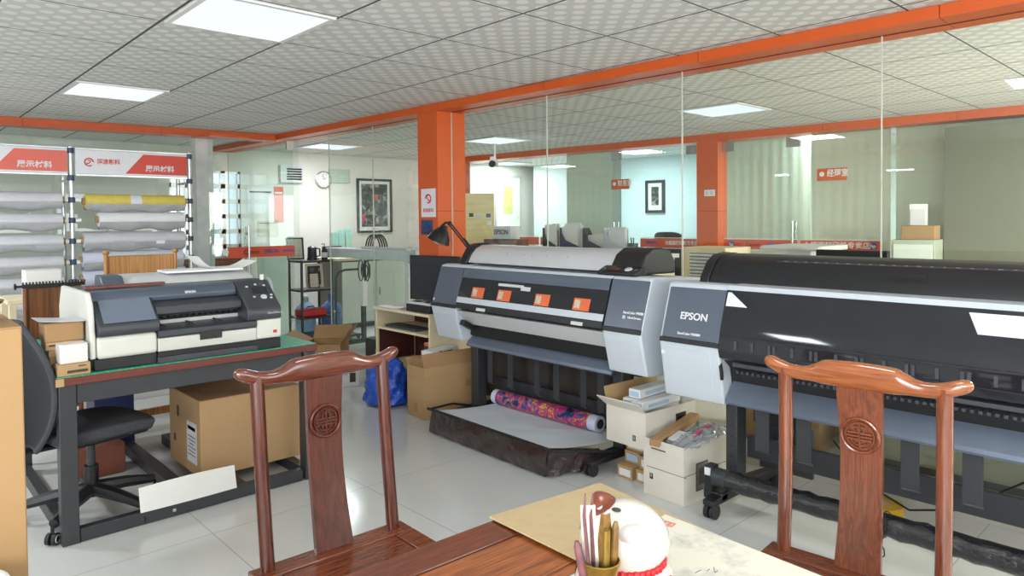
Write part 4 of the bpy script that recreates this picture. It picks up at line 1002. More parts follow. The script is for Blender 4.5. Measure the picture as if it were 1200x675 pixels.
# roll of colourful print on the feet
q0, q1 = Vector((.372, .285, .174)), Vector((1.33, .298, .174))
def wp(o): return None
t2 = thing('print_roll', 'colourful pink and blue printed roll with pale paper ends under the silver-covered printer', 'roll', (2.985, 4.075, 0), math.radians(-91.1))
MB().cyl(q0.lerp(q1, .05), q0.lerp(q1, .93), .052, 28).build('print_layer', 'colour', t2)
MB().cyl(q0, q1, .0495, 28).build('paper_core', 'rollblue', t2)
MB().cyl(q0 - Vector((.004, 0, 0)), q1 + Vector((.004, 0, 0)), .03, 20).build('core_tube', 'steeldark', t2)

# orange cards leaning on the white strip
for x, l in ((.43, 'first orange printed card from the desk lamp on the smoked printer front'), (.695, 'second orange printed card from the desk lamp on the smoked printer front'),
             (1.045, 'third orange printed card from the desk lamp on the smoked printer front'), (1.365, 'orange printed card closest to the control panel on the smoked printer front')):
    c = thing('orange_card', l, 'card', (2.985, 4.075, 0), math.radians(-91.1), 'orange cards on the printer cover')
    m = MB(); band_prism(m, TOPF, NOSE, .45, .70, x, x + .125, .0065, .0048); m.build('card', 'orangecard', c, smooth=False)
    m = MB(); band_prism(m, TOPF, NOSE, .49, .66, x + .01, x + .052, .0072, .0066); m.build('card_picture', 'cardgrey', c, smooth=False)
    m = MB(); band_prism(m, TOPF, NOSE, .50, .54, x + .062, x + .115, .0072, .0066); band_prism(m, TOPF, NOSE, .59, .62, x + .062, x + .105, .0072, .0066); m.build('card_text', 'signpink', c, smooth=False)

# ---- the biggest printer, black cover
t = thing('wide_format_printer', 'biggest wide printer with black roll cover and EPSON on its slate end panel', 'printer', (2.945, 2.085, 0), math.radians(-90))
L2 = 2.42; NOSE2 = (.0, .812)
cap2 = [(.0, .80), (.05, .525), (.17, .515), (.60, .58), (.64, .68), (.64, 1.07), (.14, 1.098), (.105, 1.096), TOPF, NOSE2]
c = MB().prism(cap2, 0, .335, 'x').build('end_cap', 'cap', t, bevel=.010, seg=3)
m = MB(); band_prism(m, TOPF, NOSE2, .06, .95, .018, .3345, .008); m.build('end_panel', 'plate', c, bevel=.003)
m = MB(); band_prism(m, TOPF, NOSE2, .95, 1.03, .008, .335, .010); m.build('end_sill', 'pr_black', c, bevel=.002)
m = MB(); m.prism([(.006, .775), (.048, .545), (.044, .545), (.001, .775)], .012, .285, 'x'); m.build('cap_door', 'cap', c, bevel=.0015, seg=1)
m = MB(); m.box(.012, -.0005, .739, .030, .008, .757); m.build('sticker', 'label', c, smooth=False)
m = MB()
for k_ in range(7): m.box(.292 + .004 * (k_ % 2), .02 + .006 * k_, .74 - .033 * k_, .33, .06 + .006 * k_, .757 - .033 * k_)
m.build('hinge_mechanism', 'chrome', c, bevel=.002)
MB().prism(cap2, L2 - .335, L2, 'x').build('end_cap', 'cap', t, bevel=.010, seg=3)
MB().prism([(.10, 1.04), (.12, 1.092), (.17, 1.094), (.60, 1.065), (.62, .62), (.12, .62), (.10, .70), (.05, .80)], .336, L2 - .336, 'x').build('body', 'black', t, smooth=False)
MB().prism([(.075, 1.076), (.09, 1.098), (.13, 1.1), (.30, 1.096), (.30, 1.07)], .336, L2 - .336, 'x').build('top_lip', 'cap', t, bevel=.002)
def cov(d): return [(TOPF[0] - .008 - d, TOPF[1] - .008), (.045 - d, .98), (.010 - d, .88), (-.004 - d, .80), (.008 - d, .762), (.03 - d, .75)]
pts = cov(.004); inn = [(p[0] + .012, p[1]) for p in pts[::-1]]
cv = MB().prism(pts + inn, .337, L2 - .337, 'x').build('front_cover', 'acryl', t)
tk = plain('grey_ticks', rgb(66, 68, 74), .4)
for x in [.42 + .062 * i + .02 * ((i * 7) % 3) for i in range(26)]: MB().box(x, -.0105, .81, x + .012, -.004, .85).build('cover_tick', tk, cv, smooth=False)
m = MB(); m.box(.36, -.0088, .865, L2 - .36, -.003, .8675).box(.36, -.0095, .797, L2 - .36, -.005, .799); m.build('cover_line', plain('fine_grey_line', rgb(50, 52, 58), .4), cv, smooth=False)
# a pale paper corner, and a painted glare patch, on the cover
m = MB(); m.prism([(.345, 1.073), (.385, 1.073 - .0), (.47, 1.005), (.345, 1.005)], 0, .0015, 'y')
def oncov(z): 
    pp = cov(.0055); 
    for (a, b), (c_, d_) in zip(pp[:-1], pp[1:]):
        if d_ <= z <= b: return a + (c_ - a) * (b - z) / (b - d_)
    return pp[0][0]
def patchcov(name, mat, pts2, par):
    vs = [(x, oncov(z), z) for x, z in pts2]; vs2 = [(x, oncov(z) + .0014, z) for x, z in pts2]; n = len(vs)
    return MB()._add(vs + vs2, [tuple(range(n))[::-1], tuple(range(n, 2 * n))] + [(i, (i + 1) % n, n + (i + 1) % n, n + i) for i in range(n)]).build(name, mat, par, smooth=False)
patchcov('paper_and_glare', 'whitecloth', [(.345, 1.066), (.362, 1.066), (.455, 1.003), (.345, 1.003)], cv)
patchcov('paper_and_glare', 'whitecloth', [(1.335, 1.060), (1.70, 1.060), (1.70, .985), (1.37, .985)], cv)  # bright reflection painted on the cover as a pale quad
MB().prism([(.04, .75), (.10, .70), (.14, .62), (.20, .62), (.20, .75)], .337, L2 - .337, 'x').build('throat', 'black', t, smooth=False)
m = MB(); m.box(.40, .012, .728, L2 - .40, .03, .745)
for i in range(60): m.box(.42 + i * .026, .006, .70, .432 + i * .026, .05, .712)
m.build('star_wheels', 'pr_dark', t, smooth=False)
m = MB().tube([(.325, .03, .735), (.345, .01, .69), (.335, .03, .655)], .009, 8); m.build('cover_hook', 'pr_black', t)
MB().prism([(.145, .668), (.15, .655), (.075, .55), (.05, .535), (.045, .545), (.055, .56)], .345, L2 - .345, 'x').build('paper_guide', 'tray', t, smooth=False)
rp = [(.20, 1.075), (.215, 1.12), (.27, 1.19), (.33, 1.225), (.42, 1.235), (.50, 1.21), (.54, 1.14), (.55, 1.07)]
MB().prism(rp, .16, L2 - .1, 'x').build('roll_cover', 'pr_black', t, bevel=.003)
MB().prism([(a - .004 if a < .4 else a + .004, b + .004) for a, b in rp], .105, .158, 'x').build('roll_end', 'pr_black', t, bevel=.006)
MB().prism([(a - .003 if a < .4 else a + .003, b + .003) for a, b in rp], .165, .19, 'x').build('roll_seam', 'black', t, bevel=.002)
m = MB(); m.obox((1.30, .3, 1.207), (1.65, .004, .012), (math.radians(-60), 0, 0)); sl = m.build('scale_strip', 'pr_dark', t, smooth=False)
for i in range(34): MB().obox((.52 + i * .048, .297, 1.2085), (.010 if i % 3 else .018, .004, .004), (math.radians(-60), 0, 0)).build('scale_mark', 'pr_steel', t, smooth=False)
MB().prism([(.245, 1.16), (.236, 1.152), (.252, 1.172), (.262, 1.174)], .98, 1.14, 'x').build('cover_grip', 'pr_black', t, smooth=False)
def fp2(x, tt, off=.009): q = face(TOPF, NOSE2, tt, off); return (x, q[0], q[1])
fu2 = (0, TOPF[0] - NOSE2[0], TOPF[1] - NOSE2[1])
text('EPSON', .050, 'goldtext', t, fp2(.105, .56), (1, 0, 0), fu2, bold=.0008, ext=.002, sx=1.0)
text('SureColor P20080', .017, 'goldtext', t, fp2(.105, .86), (1, 0, 0), fu2, bold=.0004)
for x in (.285, L2 - .36):
    MB().box(x, .15, .10, x + .06, .24, .62).build('leg', 'steeldark', t, bevel=.004)
    m = MB()
    for i in range(6): m.box(x + .026, .148, .2 + i * .05, x + .034, .1505, .208 + i * .05)
    m.build('leg_hole', 'black', t, smooth=False)
    ft = MB().prism([(-.06, .065), (-.06, .09), (.10, .115), (.34, .115), (.62, .09), (.62, .065)], x, x + .06, 'x').build('foot', 'pr_black', t, bevel=.004)
    for y in (-.03, .58):
        m = MB(); caster(m, x + .03, y, .035); m.build('caster', 'rubber', ft); MB().cyl((x + .03, y, .03), (x + .03, y, .07), .008, 8).build('caster_stem', 'pr_black', ft)
MB().box(.346, .245, .235, L2 - .361, .27, .345).build('cross_panel', 'steeldark', t, bevel=.003)
for x in (.505, .70, 1.13, 1.345, 1.75):
    m = MB(); m.box(x - .034, .09, .335, x + .034, .096, .585); m.bar((x, .093, .335), (x, .115, .32), .068, .006, (0, 1, 0)); m.build('basket_strap', 'steeldark', t, smooth=False)
MB().box(.35, .30, .40, .62, .32, .60).build('ink_waste_cover', 'pr_black', t, bevel=.004)
MB().box(.35, .36, .16, .62, .385, .40).build('stand_panel', 'steeldark', t, bevel=.004)
m = MB(); m.box(.255, .0, .115, .30, .06, .235); m.build('bar_bracket', 'pr_black', t, bevel=.006)
MB().box(.262, -.006, .19, .292, .0, .225).build('bracket_plate', 'label', t, smooth=False)
MB().box(.245, .01, .07, .345, .07, .112).build('bracket_foot', 'pr_black', t, bevel=.006)
MB().tube([(.30, .03, .180), (.37, .03, .180)], .045, 20).build('bar_collar', 'steeldark', t)
n = 40; pts_ = [(.37 + (L2 - .75) * i / n, .03 + .0025 * math.sin(i * 1.7), .178 + .018 * i / n + .003 * math.sin(i * 2.3)) for i in range(n + 1)]
MB().tube(pts_, [.046 + .0022 * math.sin(i * 2.9) for i in range(n + 1)], 18).build('wrapped_bar', plain('black_film_wrap', rgb(34, 34, 38), .22, spec=.7, bump=.5, bscale=30), t)
m = MB()
for k_, x in enumerate((1.005, 1.03, 1.07)):
    m.tube([(x + .01 * math.sin(a * 2 + k_), .03 + .051 * math.cos(a), .187 + .052 * math.sin(a)) for a in [2 * PI * i / 20 for i in range(21)]], .0022, 6, False)
m.tube([(1.0, -.02, .215), (1.05, -.028, .185), (1.07, -.02, .155), (1.062, -.015, .12)], .0022, 6).tube([(1.072, -.02, .21), (1.05, -.028, .17), (1.06, -.018, .12)], .0022, 6)
m.tube([(1.062, -.015, .12), (1.052, -.015, .105), (1.052, -.015, .08), (1.064, -.015, .07), (1.074, -.015, .08), (1.072, -.015, .105), (1.062, -.015, .12)], .003, 6)
m.build('tied_cord', 'black', t)
m = MB().tube([(.62, .60, .30), (.8, .55, .14), (1.0, .50, .09), (1.2, .5, .15), (1.4, .56, .3), (1.6, .6, .45)], .005, 6); m.build('power_cable', 'black', t)
# ------------------------------------------------------------------ boxes between the two big printers
def open_box(name, label, loc, size, rotz, mat, inner, flaps, stickers=(), group=None):
    t = thing(name, label, 'box', loc, rotz, group); w, d, h = size; e = .006; m = MB()
    m.box(-w / 2, -d / 2, 0, w / 2, d / 2, e).box(-w / 2, -d / 2, e, w / 2, -d / 2 + e, h).box(-w / 2, d / 2 - e, e, w / 2, d / 2, h)
    m.box(-w / 2, -d / 2 + e, e, -w / 2 + e, d / 2 - e, h).box(w / 2 - e, -d / 2 + e, e, w / 2, d / 2 - e, h)
    m.build('box_body', mat, t, smooth=False)
    for face, ln, tilt, mt in flaps:
        a = math.radians(tilt); c, s = math.cos(a) * ln, math.sin(a) * ln
        if face == 'front': pts = [(-w / 2, -d / 2, h), (w / 2, -d / 2, h), (w / 2 + .01, -d / 2 - c, h + s), (-w / 2 - .01, -d / 2 - c, h + s)]
        elif face == 'back': pts = [(w / 2, d / 2, h), (-w / 2, d / 2, h), (-w / 2 - .01, d / 2 + c, h + s), (w / 2 + .01, d / 2 + c, h + s)]
        elif face == 'left': pts = [(-w / 2, d / 2, h), (-w / 2, -d / 2, h), (-w / 2 - c, -d / 2 - .01, h + s), (-w / 2 - c, d / 2 + .01, h + s)]
        else: pts = [(w / 2, -d / 2, h), (w / 2, d / 2, h), (w / 2 + c, d / 2 + .01, h + s), (w / 2 + c, -d / 2 - .01, h + s)]
        p = [Vector(q) for q in pts]; nrm = (p[1] - p[0]).cross(p[3] - p[0]).normalized() * .0045
        MB()._add(p + [q - nrm for q in p], [(0, 1, 2, 3), (7, 6, 5, 4), (0, 4, 5, 1), (1, 5, 6, 2), (2, 6, 7, 3), (3, 7, 4, 0)]).build('flap', mt, t, smooth=False)
    for face, u, v, sw, sh, mt in stickers:
        q = .0012
        if face == 'front': b = MB().box(u - sw / 2, -d / 2 - q, v - sh / 2, u + sw / 2, -d / 2 + .0002, v + sh / 2)
        elif face == 'left': b = MB().box(-w / 2 - q, u - sw / 2, v - sh / 2, -w / 2 + .0002, u + sw / 2, v + sh / 2)
        else: b = MB().box(w / 2 - .0002, u - sw / 2, v - sh / 2, w / 2 + q, u + sw / 2, v + sh / 2)
        b.build('printed_mark', mt, t, smooth=False)
    return t
# local x along the printers' front, so -y faces the room
RB = math.radians(-90 - 3)
open_box('cardboard_box', 'white cardboard box on the floor stuffed with plastic bags and a cardboard tube', (3.165, 2.045, .001), (.25, .46, .29), RB, 'whitebox', None, [],
         [('right', -.08, .12, .10, .14, 'ink'), ('right', -.08, .12, .09, .13, 'whitebox'), ('right', -.08, .12, .055, .085, 'ink'), ('front', -.03, .245, .09, .006, 'ink'), ('front', .02, .145, .25, .002, 'ink'), ('right', 0, .145, .46, .002, 'ink'), ('front', -.075, .10, .02, .03, 'ink'), ('front', -.075, .105, .012, .02, 'whitebox')])
t = thing('cardboard_tube', 'brown flat cardboard strip sticking out of the stuffed white box', 'cardboard', (3.13, 2.115, .285), math.radians(5))
MB().obox((0, 0, .022), (.44, .055, .035), (0, math.radians(-6), 0)).build('strip', 'kraft2', t, bevel=.004)
MB().obox((-.15, -.029, .008), (.05, .002, .012), (0, math.radians(-6), 0)).build('printed_mark', 'ink', t, smooth=False)
random.seed(4)
for i, (dx, dy, dz, l) in enumerate(((.02, .0, 0, 'crumpled clear plastic bag at the top of the stuffed white box'), (-.03, -.055, .012, 'clear plastic bag with a pink strip in the stuffed white box'))):
    def fnpb(a, b):
        return (3.17 + dx + (a - .5) * .40 + .012 * math.sin(b * 19 + i), 2.02 + dy + (b - .5) * .13 + .008 * math.sin(a * 31), .275 + dz + .035 * math.sin(a * PI) * math.sin(b * PI) + .012 * math.sin(a * 25 + i) * math.sin(b * 17) + .02 * a)
    t = thing('plastic_bag', l, 'bag')
    MB().sheet(fnpb, 26, 14, .002).build('bag', 'film', t)
    if i: MB().sheet(lambda a, b: (3.05 + a * .2, 1.945 + b * .02 + a * .02, .318 + .016 * a + .01 * math.sin(a * PI)), 8, 2, .002).build('pink_strip', plain('pink_print', rgb(206, 70, 120), .5), t)
    else: MB().sheet(lambda a, b: (3.0 + a * .12, 2.01 + b * .09, .292 + .015 * a), 6, 4, .004).build('paper_inside', 'label', t)
open_box('cardboard_box', 'open white cardboard box of ink cartridges stacked above the small kraft boxes', (3.21, 2.325, .202), (.275, .44, .195), RB, 'whitebox', None,
         [('left', .10, 84, 'kraft'), ('front', .09, 40, 'whitebox')], [('right', .08, .10, .09, .10, 'ink'), ('right', .08, .10, .08, .09, 'whitebox'), ('right', .08, .10, .05, .06, 'ink'), ('front', .06, .05, .02, .03, 'ink'), ('front', .06, .05, .012, .02, 'whitebox')])
k_ = 0
for (dx, dy, dz, rz), l in zip(((0, .055, .155, .08), (.0, -.035, .150, -.06), (.01, .03, .205, .05), (-.01, -.055, .203, -.02), (.03, .0, .255, .02)),
        ('lower white cartridge carton against the far side of the open box', 'lower white cartridge carton against the taped side of the open box', 'second-layer white cartridge carton leaning in the open box', 'second-layer white cartridge carton by the fold of the open box', 'topmost white cartridge carton in the open box')):
    c = thing('cartridge_box', l, 'box', (3.21 + dx, 2.34 + dy, .202 + dz - .015), rz, 'white cartridge cartons in the open box')
    MB().obox((0, 0, .024), (.34, .075, .047), (0, 0, 0)).build('carton', 'white', c, bevel=.0015)
    MB().box(-.1712, -.03, .008, -.1695, .03, .036).build('end_label', 'bluelabel', c, smooth=False)
    MB().box(-.12, -.0388, .012, .06, -.0372, .03).build('side_label', 'bluelabel', c, smooth=False)
for (x, y, z, w_), l, mt in zip(((3.03, 2.375, .001, .105), (3.035, 2.255, .001, .10), (3.06, 2.25, .0685, .10), (3.09, 2.37, .0685, .105), (3.10, 2.355, .1355, .13)),
        ('small kraft box with white end label on the floor next to the black caster', 'small kraft box with white end label on the floor beside the stuffed white box', 'small kraft box of the second layer beside the stuffed white box', 'small kraft box with blue end label in the second layer', 'topmost small kraft box directly under the open white box'), ('label', 'label', 'label', 'bluelabel', 'label')):
    c = thing('kraft_box', l, 'box', (x, y, z), RB + PI * .0, 'small kraft boxes on the floor')
    MB().box(-w_ / 2, 0, 0, w_ / 2, .33, .066).build('carton', 'kraft', c, bevel=.0015)
    MB().box(-w_ / 2 + .014, -.0012, .012, w_ / 2 - .012, .0002, .05).build('end_label', mt, c, smooth=False)
t = thing('tape_roll', 'yellow roll of tape on the floor behind the black-covered printer', 'tape', (3.52, 1.22, .001))
MB().lathe([(.04, 0), (.085, 0), (.085, .06), (.04, .06), (.036, .055), (.036, .005)], 32).build('tape_winding', 'amber', t)
MB().lathe([(.033, .0), (.0385, 0), (.0385, .061), (.033, .061)], 28).build('core_ring', 'kraft', t)

# ------------------------------------------------------------------ computer desk with monitor, lamp, cardboard boxes, blue bag
t = thing('computer_desk', 'cream computer desk with keyboard shelf and dark red inside', 'desk', (3.12, 4.28, 0))
dx, dy = .40, .76
MB().box(-.02, -.02, .69, dx, dy + .01, .712).build('desktop', 'cream', t, bevel=.003)
for y in (0, dy - .02): MB().box(0, y, .002, dx - .01, y + .02, .689).build('side_panel', 'cream', t, bevel=.002)
MB().box(dx - .022, .021, .05, dx - .01, dy - .021, .689).build('back_panel', 'brownback', t, smooth=False)
MB().box(-.015, .021, .535, dx - .024, dy - .021, .553).build('keyboard_shelf', 'cream', t, bevel=.002)
MB().box(0.02, .021, .24, dx - .024, dy - .021, .258).build('lower_shelf', 'cream', t, bevel=.002)
for y in (.03,): MB().box(.02, .0205, .259, dx - .03, .022, .534).build('lining', 'brownback', t, smooth=False)
MB().box(.02, dy - .022, .259, dx - .03, dy - .0205, .534).build('lining', 'brownback', t, smooth=False)
t = thing('keyboard', 'dark keyboard on the pull-out shelf of the cream desk', 'keyboard', (3.205, 4.70, .554))
MB().box(-.07, -.2, 0, .07, .22, .018).build('keyboard_case', 'pr_dark', t, bevel=.004)
m = MB()
for i in range(5):
    for j in range(15): m.box(-.06 + i * .024, -.19 + j * .0265, .018, -.04 + i * .024, -.168 + j * .0265, .023)
m.build('keys', 'steeldark', t, smooth=False)
t = thing('monitor', 'black flat monitor screen on the cream desk beside the orange pillar', 'monitor', (3.37, 4.545, .713), math.radians(8))
MB().box(-.02, -.275, .06, .012, .275, .425).build('screen_shell', 'pr_black', t, bevel=.004)
MB().box(-.0225, -.262, .075, -.0202, .262, .413).build('screen', 'screen', t, smooth=False)
MB().box(.012, -.03, .015, .03, .03, .2).build('stand_neck', 'pr_black', t, bevel=.003)
MB().box(-.08, -.11, 0, .09, .11, .014).build('stand_base', 'pr_black', t, bevel=.004)
t = thing('card_printer', 'small black box-shaped device with white top on the cream desk', 'device', (3.20, 4.45, .713))
MB().box(-.075, -.16, 0, .075, .15, .058).build('case', 'pr_black', t, bevel=.004)
MB().box(-.072, -.157, .0585, .072, .147, .078).build('lid', 'capside', t, bevel=.004)
m = MB(); m.box(-.06, -.12, .0785, .0, -.07, .088).box(-.06, .0, .0785, -.01, .09, .084).box(.02, -.12, .0785, .06, .05, .09); m.build('lid_tray', 'pr_dark', t, bevel=.002)
t = thing('paper_pile', 'pile of white papers on the cream desk beside the black device', 'paper', (3.22, 4.86, .713))
for i in range(3): MB().obox((.01 * i, -.01 * i, .003 + i * .0055), (.20, .27, .005), (0, 0, .12 * i - .1)).build('sheet', 'paper', t, smooth=False)
t = thing('file_box', 'upright orange and white folder on the lower shelf of the cream desk', 'folder', (3.25, 4.37, .259))
MB().box(-.1, -.03, 0, .1, .03, .22).build('folder_cover', 'orangecard', t, bevel=.003)
MB().box(-.098, -.026, .2205, .098, .026, .223).build('folder_pages', 'paper', t, smooth=False)
MB().box(-.1012, -.024, .08, -.0998, .024, .2).build('spine_label', 'pr_dark', t, smooth=False)
t = thing('desk_lamp', 'black jointed desk lamp leaning out from the orange pillar', 'lamp', (3.48, 4.315, .713))
J0, J1 = Vector((.08, -.055, .417)), Vector((.02, .197, .681))
MB().box(-.03, -.03, 0, .03, .03, .05).build('clamp', 'pr_black', t, bevel=.004)
MB().tube([(0, 0, .05), (0, 0, .14), J0], .008, 10).build('lower_arm', 'pr_black', t)
m = MB()
for e in (-.013, .013): m.cyl(J0 + Vector((e, 0, 0)), J1 + Vector((e, 0, 0)), .006, 8)
m.cyl(J0 + Vector((0, 0, .02)), J0.lerp(J1, .45) + Vector((0, 0, .025)), .009, 10)
m.build('upper_arm', 'pr_black', t)
MB().ball(J1, .02).ball(J0, .02).build('joint', 'pr_black', t)
MB().tube([J1, J1 + Vector((0, .05, .01)), J1 + Vector((-.01, .095, -.02))], .009, 8).build('neck', 'pr_black', t)
sh = MB().lathe([(.001, .145), (.026, .145), (.032, .12), (.052, .098), (.082, .05), (.098, .0), (.095, .0), (.079, .048), (.048, .09), (.001, .10)], 28).build('lamp_shade', 'pr_black', t)
sh.matrix_local = Matrix.Translation((-.005, .325, .535)) @ Euler((math.radians(18), math.radians(16), 0)).to_matrix().to_4x4()
MB().ball((0, 0, .022), .05, .05, .045).build('bulb', 'white', sh)
# poster and label on the pillar
for nm, l, u0, u1, z0, z1 in (('paper_notice', 'white paper notice with a red round emblem taped to the orange pillar', 4.745, 4.94, 1.45, 1.69),):
    q = frame1(thing(nm, l, 'notice'))
    MB().box(-.0035, u0, z0, -.001, u1, z1).build('sheet', 'signwhite', q, smooth=False)
    m = MB(); uc, zc = (u0 + u1) / 2, z0 + .155
    m.tube([(-.0045, uc + .035 * math.cos(a), zc + .035 * math.sin(a)) for a in [2 * PI * i / 24 * .8 for i in range(25)]], .006, 6).tube([(-.0045, uc - .03, zc - .03), (-.0045, uc + .01, zc), (-.0045, uc + .02, zc + .025), (-.0045, uc - .01, zc + .03)], .005, 6)
    m.build('emblem', 'redtext', q)
    text('超速影科', .036, 'signred', q, (-.0045, uc, z0 + .055), (0, -1, 0), (0, 0, 1), align='CENTER')
q = frame1(thing('blue_photo_card', 'small dark blue photo card on the orange pillar behind the lamp shade', 'card'))
MB().box(-.0035, 4.79, 1.30, -.001, 4.945, 1.425).build('card', plain('blue_photo', rgb(40, 62, 110), .4, var=.9, scale=60), q, smooth=False)
MB().box(-.0042, 4.80, 1.31, -.0036, 4.935, 1.32).build('edge_strip', 'pr_black', q, smooth=False)
open_box('cardboard_box', 'tall brown cardboard box in front of the cream desk holding another carton', (3.15, 4.14, .001), (.24, .50, .37), math.radians(-95), 'kraft', None, [('right', .10, 100, 'kraft2'), ('left', .05, 92, 'kraft')], [('right', .0, .30, .5, .0025, 'kraft2'), ('right', .14, .22, .08, .05, 'kraft2'), ('front', .0, .29, .27, .0025, 'kraft2'), ('front', -.0, .07, .05, .07, 'kraft2')])
carton('brown_carton', 'brown carton nested in the top of the tall cardboard box by the desk', (3.15, 4.14, .30), (.44, .2, .12), math.radians(-5), 'kraft2')
carton('white_long_box', 'long white cartridge carton lying on the brown carton by the desk', (3.13, 4.17, .4225), (.30, .10, .05), math.radians(12), 'white', None, [('front', 0, .03, .16, .008, 'ink'), ('front', -.05, .03, .03, .02, 'ink')])
t = thing('plastic_sack', 'crumpled blue plastic sack of rubbish on the floor before the cream desk', 'bag', (2.95, 4.62, .002))
random.seed(11); vs = []; N, K = 40, 22
for i in range(K + 1):
    z = i / K
    for j in range(N):
        a = 2 * PI * j / N
        r = .175 * (1 - .35 * z ** 3) * (min(1, (z * 8 + .3))) ** .35 * (1 if z < .92 else 1 - (z - .92) * 4)
        r *= 1 + .06 * math.sin(5 * a + 9 * z) + .05 * math.sin(9 * a - 14 * z) + .03 * math.sin(17 * a + 25 * z)
        vs.append((r * .92 * math.cos(a), r * math.sin(a), .36 * z + .012 * math.sin(4 * a) * z))
fs = [(i * N + j, i * N + (j + 1) % N, (i + 1) * N + (j + 1) % N, (i + 1) * N + j) for i in range(K) for j in range(N)] + [tuple(range(N))[::-1], tuple(range(K * N, K * N + N))]
MB()._add(vs, fs).build('sack', 'bluebag', t)
carton('slim_box', 'slim upright orange-topped carton squeezed beside the cream desk', (3.22, 5.10, .001), (.1, .07, .33), 0, 'kraftpale', None, [('left', 0, .26, .04, .08, 'signpink')])
carton('black_case', 'tall black case between the cartons and the cream desk', (3.30, 5.28, .001), (.18, .16, .40), 0, 'pr_black')

# cartons on the floor beyond the bench
open_box('cardboard_box', 'open brown cardboard carton with raised flaps on the floor beyond the bench', (3.15, 5.95, .001), (.34, .36, .30), math.radians(-42), 'kraft2', None, [('left', .20, 25, 'kraft2'), ('back', .17, 40, 'kraft2'), ('right', .16, 58, 'kraft2')], [('front', -.12, .25, .04, .05, 'label'), ('front', .02, .1, .12, .06, 'kraft')])
t = thing('plastic_bag', 'clear plastic bag with yellow packing inside beside the open brown carton', 'bag', (2.80, 6.16, .001))
def fbag(a, b):
    an = 2 * PI * a; r = .13 * (1 - .5 * b ** 4) * (1 + .07 * math.sin(5 * an + 6 * b)); return (r * math.cos(an), r * math.sin(an), .32 * b)
MB().sheet(fbag, 28, 10).build('bag', 'film', t)
m = MB()
for i in range(14): m.ball((random.uniform(-.07, .07), random.uniform(-.07, .07), .04 + random.uniform(0, .16)), .03, .025, .02, 8, 6)
m.build('packing', 'yellow', t)
carton('white_carton', 'small white carton on the floor before the open brown carton', (3.02, 5.45, .001), (.28, .22, .16), math.radians(-20), 'white', None, [('front', .08, .08, .05, .08, 'ink'), ('front', .02, .11, .04, .02, 'bluelabel')])
# ------------------------------------------------------------------ display rack of paper rolls
RX = (.36, 1.33, 2.305); RY = 7.0
t = thing('display_rack', 'aluminium display rack with red and white header signs before the back glass', 'rack', (0, RY, 0))
for x in RX:
    for y in (0, .33):
        p = MB().cyl((x, y, .02), (x, y, 2.085 if y == 0 else 1.85), .0185, 18).build('pole', 'alu', t)
        MB().lathe([(.001, 0), (.05, 0), (.05, .012), (.022, .03), (.001, .03)], 20, (x, y, 0)).build('pole_foot', 'navy', p)
        if y == 0:
            for z in (2.05, 1.815, 1.625, 1.45, 1.27, 1.09, .92, .74): MB().lathe([(.02, -.024), (.027, -.022), (.027, .022), (.02, .024)], 18, (x, y, z)).build('collar', 'navy', p)
    for z in (.3, .9, 1.8): MB().cyl((x, .018, z), (x, .312, z), .012, 10).build('side_rail', 'alu', t)
    for z in (1.625, 1.45, 1.27, 1.09, .92, .74):
        for sx in (-1, 1):
            if (x == RX[0] and sx < 0) or (x == RX[2] and sx > 0): continue
            MB().box(x + sx * .026 - (.0 if sx > 0 else .045), -.02, z - .014, x + sx * .026 + (.045 if sx > 0 else 0), .02, z + .014).build('roll_bracket', 'white', t, bevel=.003)
for a, b, rd in ((RX[0], RX[1], 'signpink'), (RX[1], RX[2], 'signred')):
    s = MB().box(a + .032, -.022, 1.85, b - .026, .022, 2.062).build('header_sign', 'signwhite', t, bevel=.004)
    MB().box(a + .032, -.026, 2.063, b - .026, .026, 2.075).build('sign_rail', 'alu', s, smooth=False); MB().box(a + .032, -.026, 1.835, b - .026, .026, 1.849).build('sign_rail', 'alu', s, smooth=False)
    m = MB(); m.prism([(a + .42, 1.866), (b - .028, 1.866), (b - .028, 2.044), (a + .57, 2.044)], -.0245, -.0222, 'y'); m.build('sign_panel', rd, s, smooth=False)
    text('展示材料', .062, 'signwhite', s, (a + .585, -.0255, 1.915), bold=.0015, sx=1.0)
    m = MB().tube([(a + .135 + .033 * math.cos(q), -.024, 1.955 + .033 * math.sin(q)) for q in [2 * PI * i / 24 * .85 for i in range(25)]], .0055, 6)
    m.tube([(a + .11, -.024, 1.935), (a + .14, -.024, 1.95), (a + .15, -.024, 1.967), (a + .125, -.024, 1.972)], .005, 6); m.build('round_logo', rd, s)
    text('超速影科', .048, rd, s, (a + .195, -.0235, 1.962), sx=.95, bold=.0008)
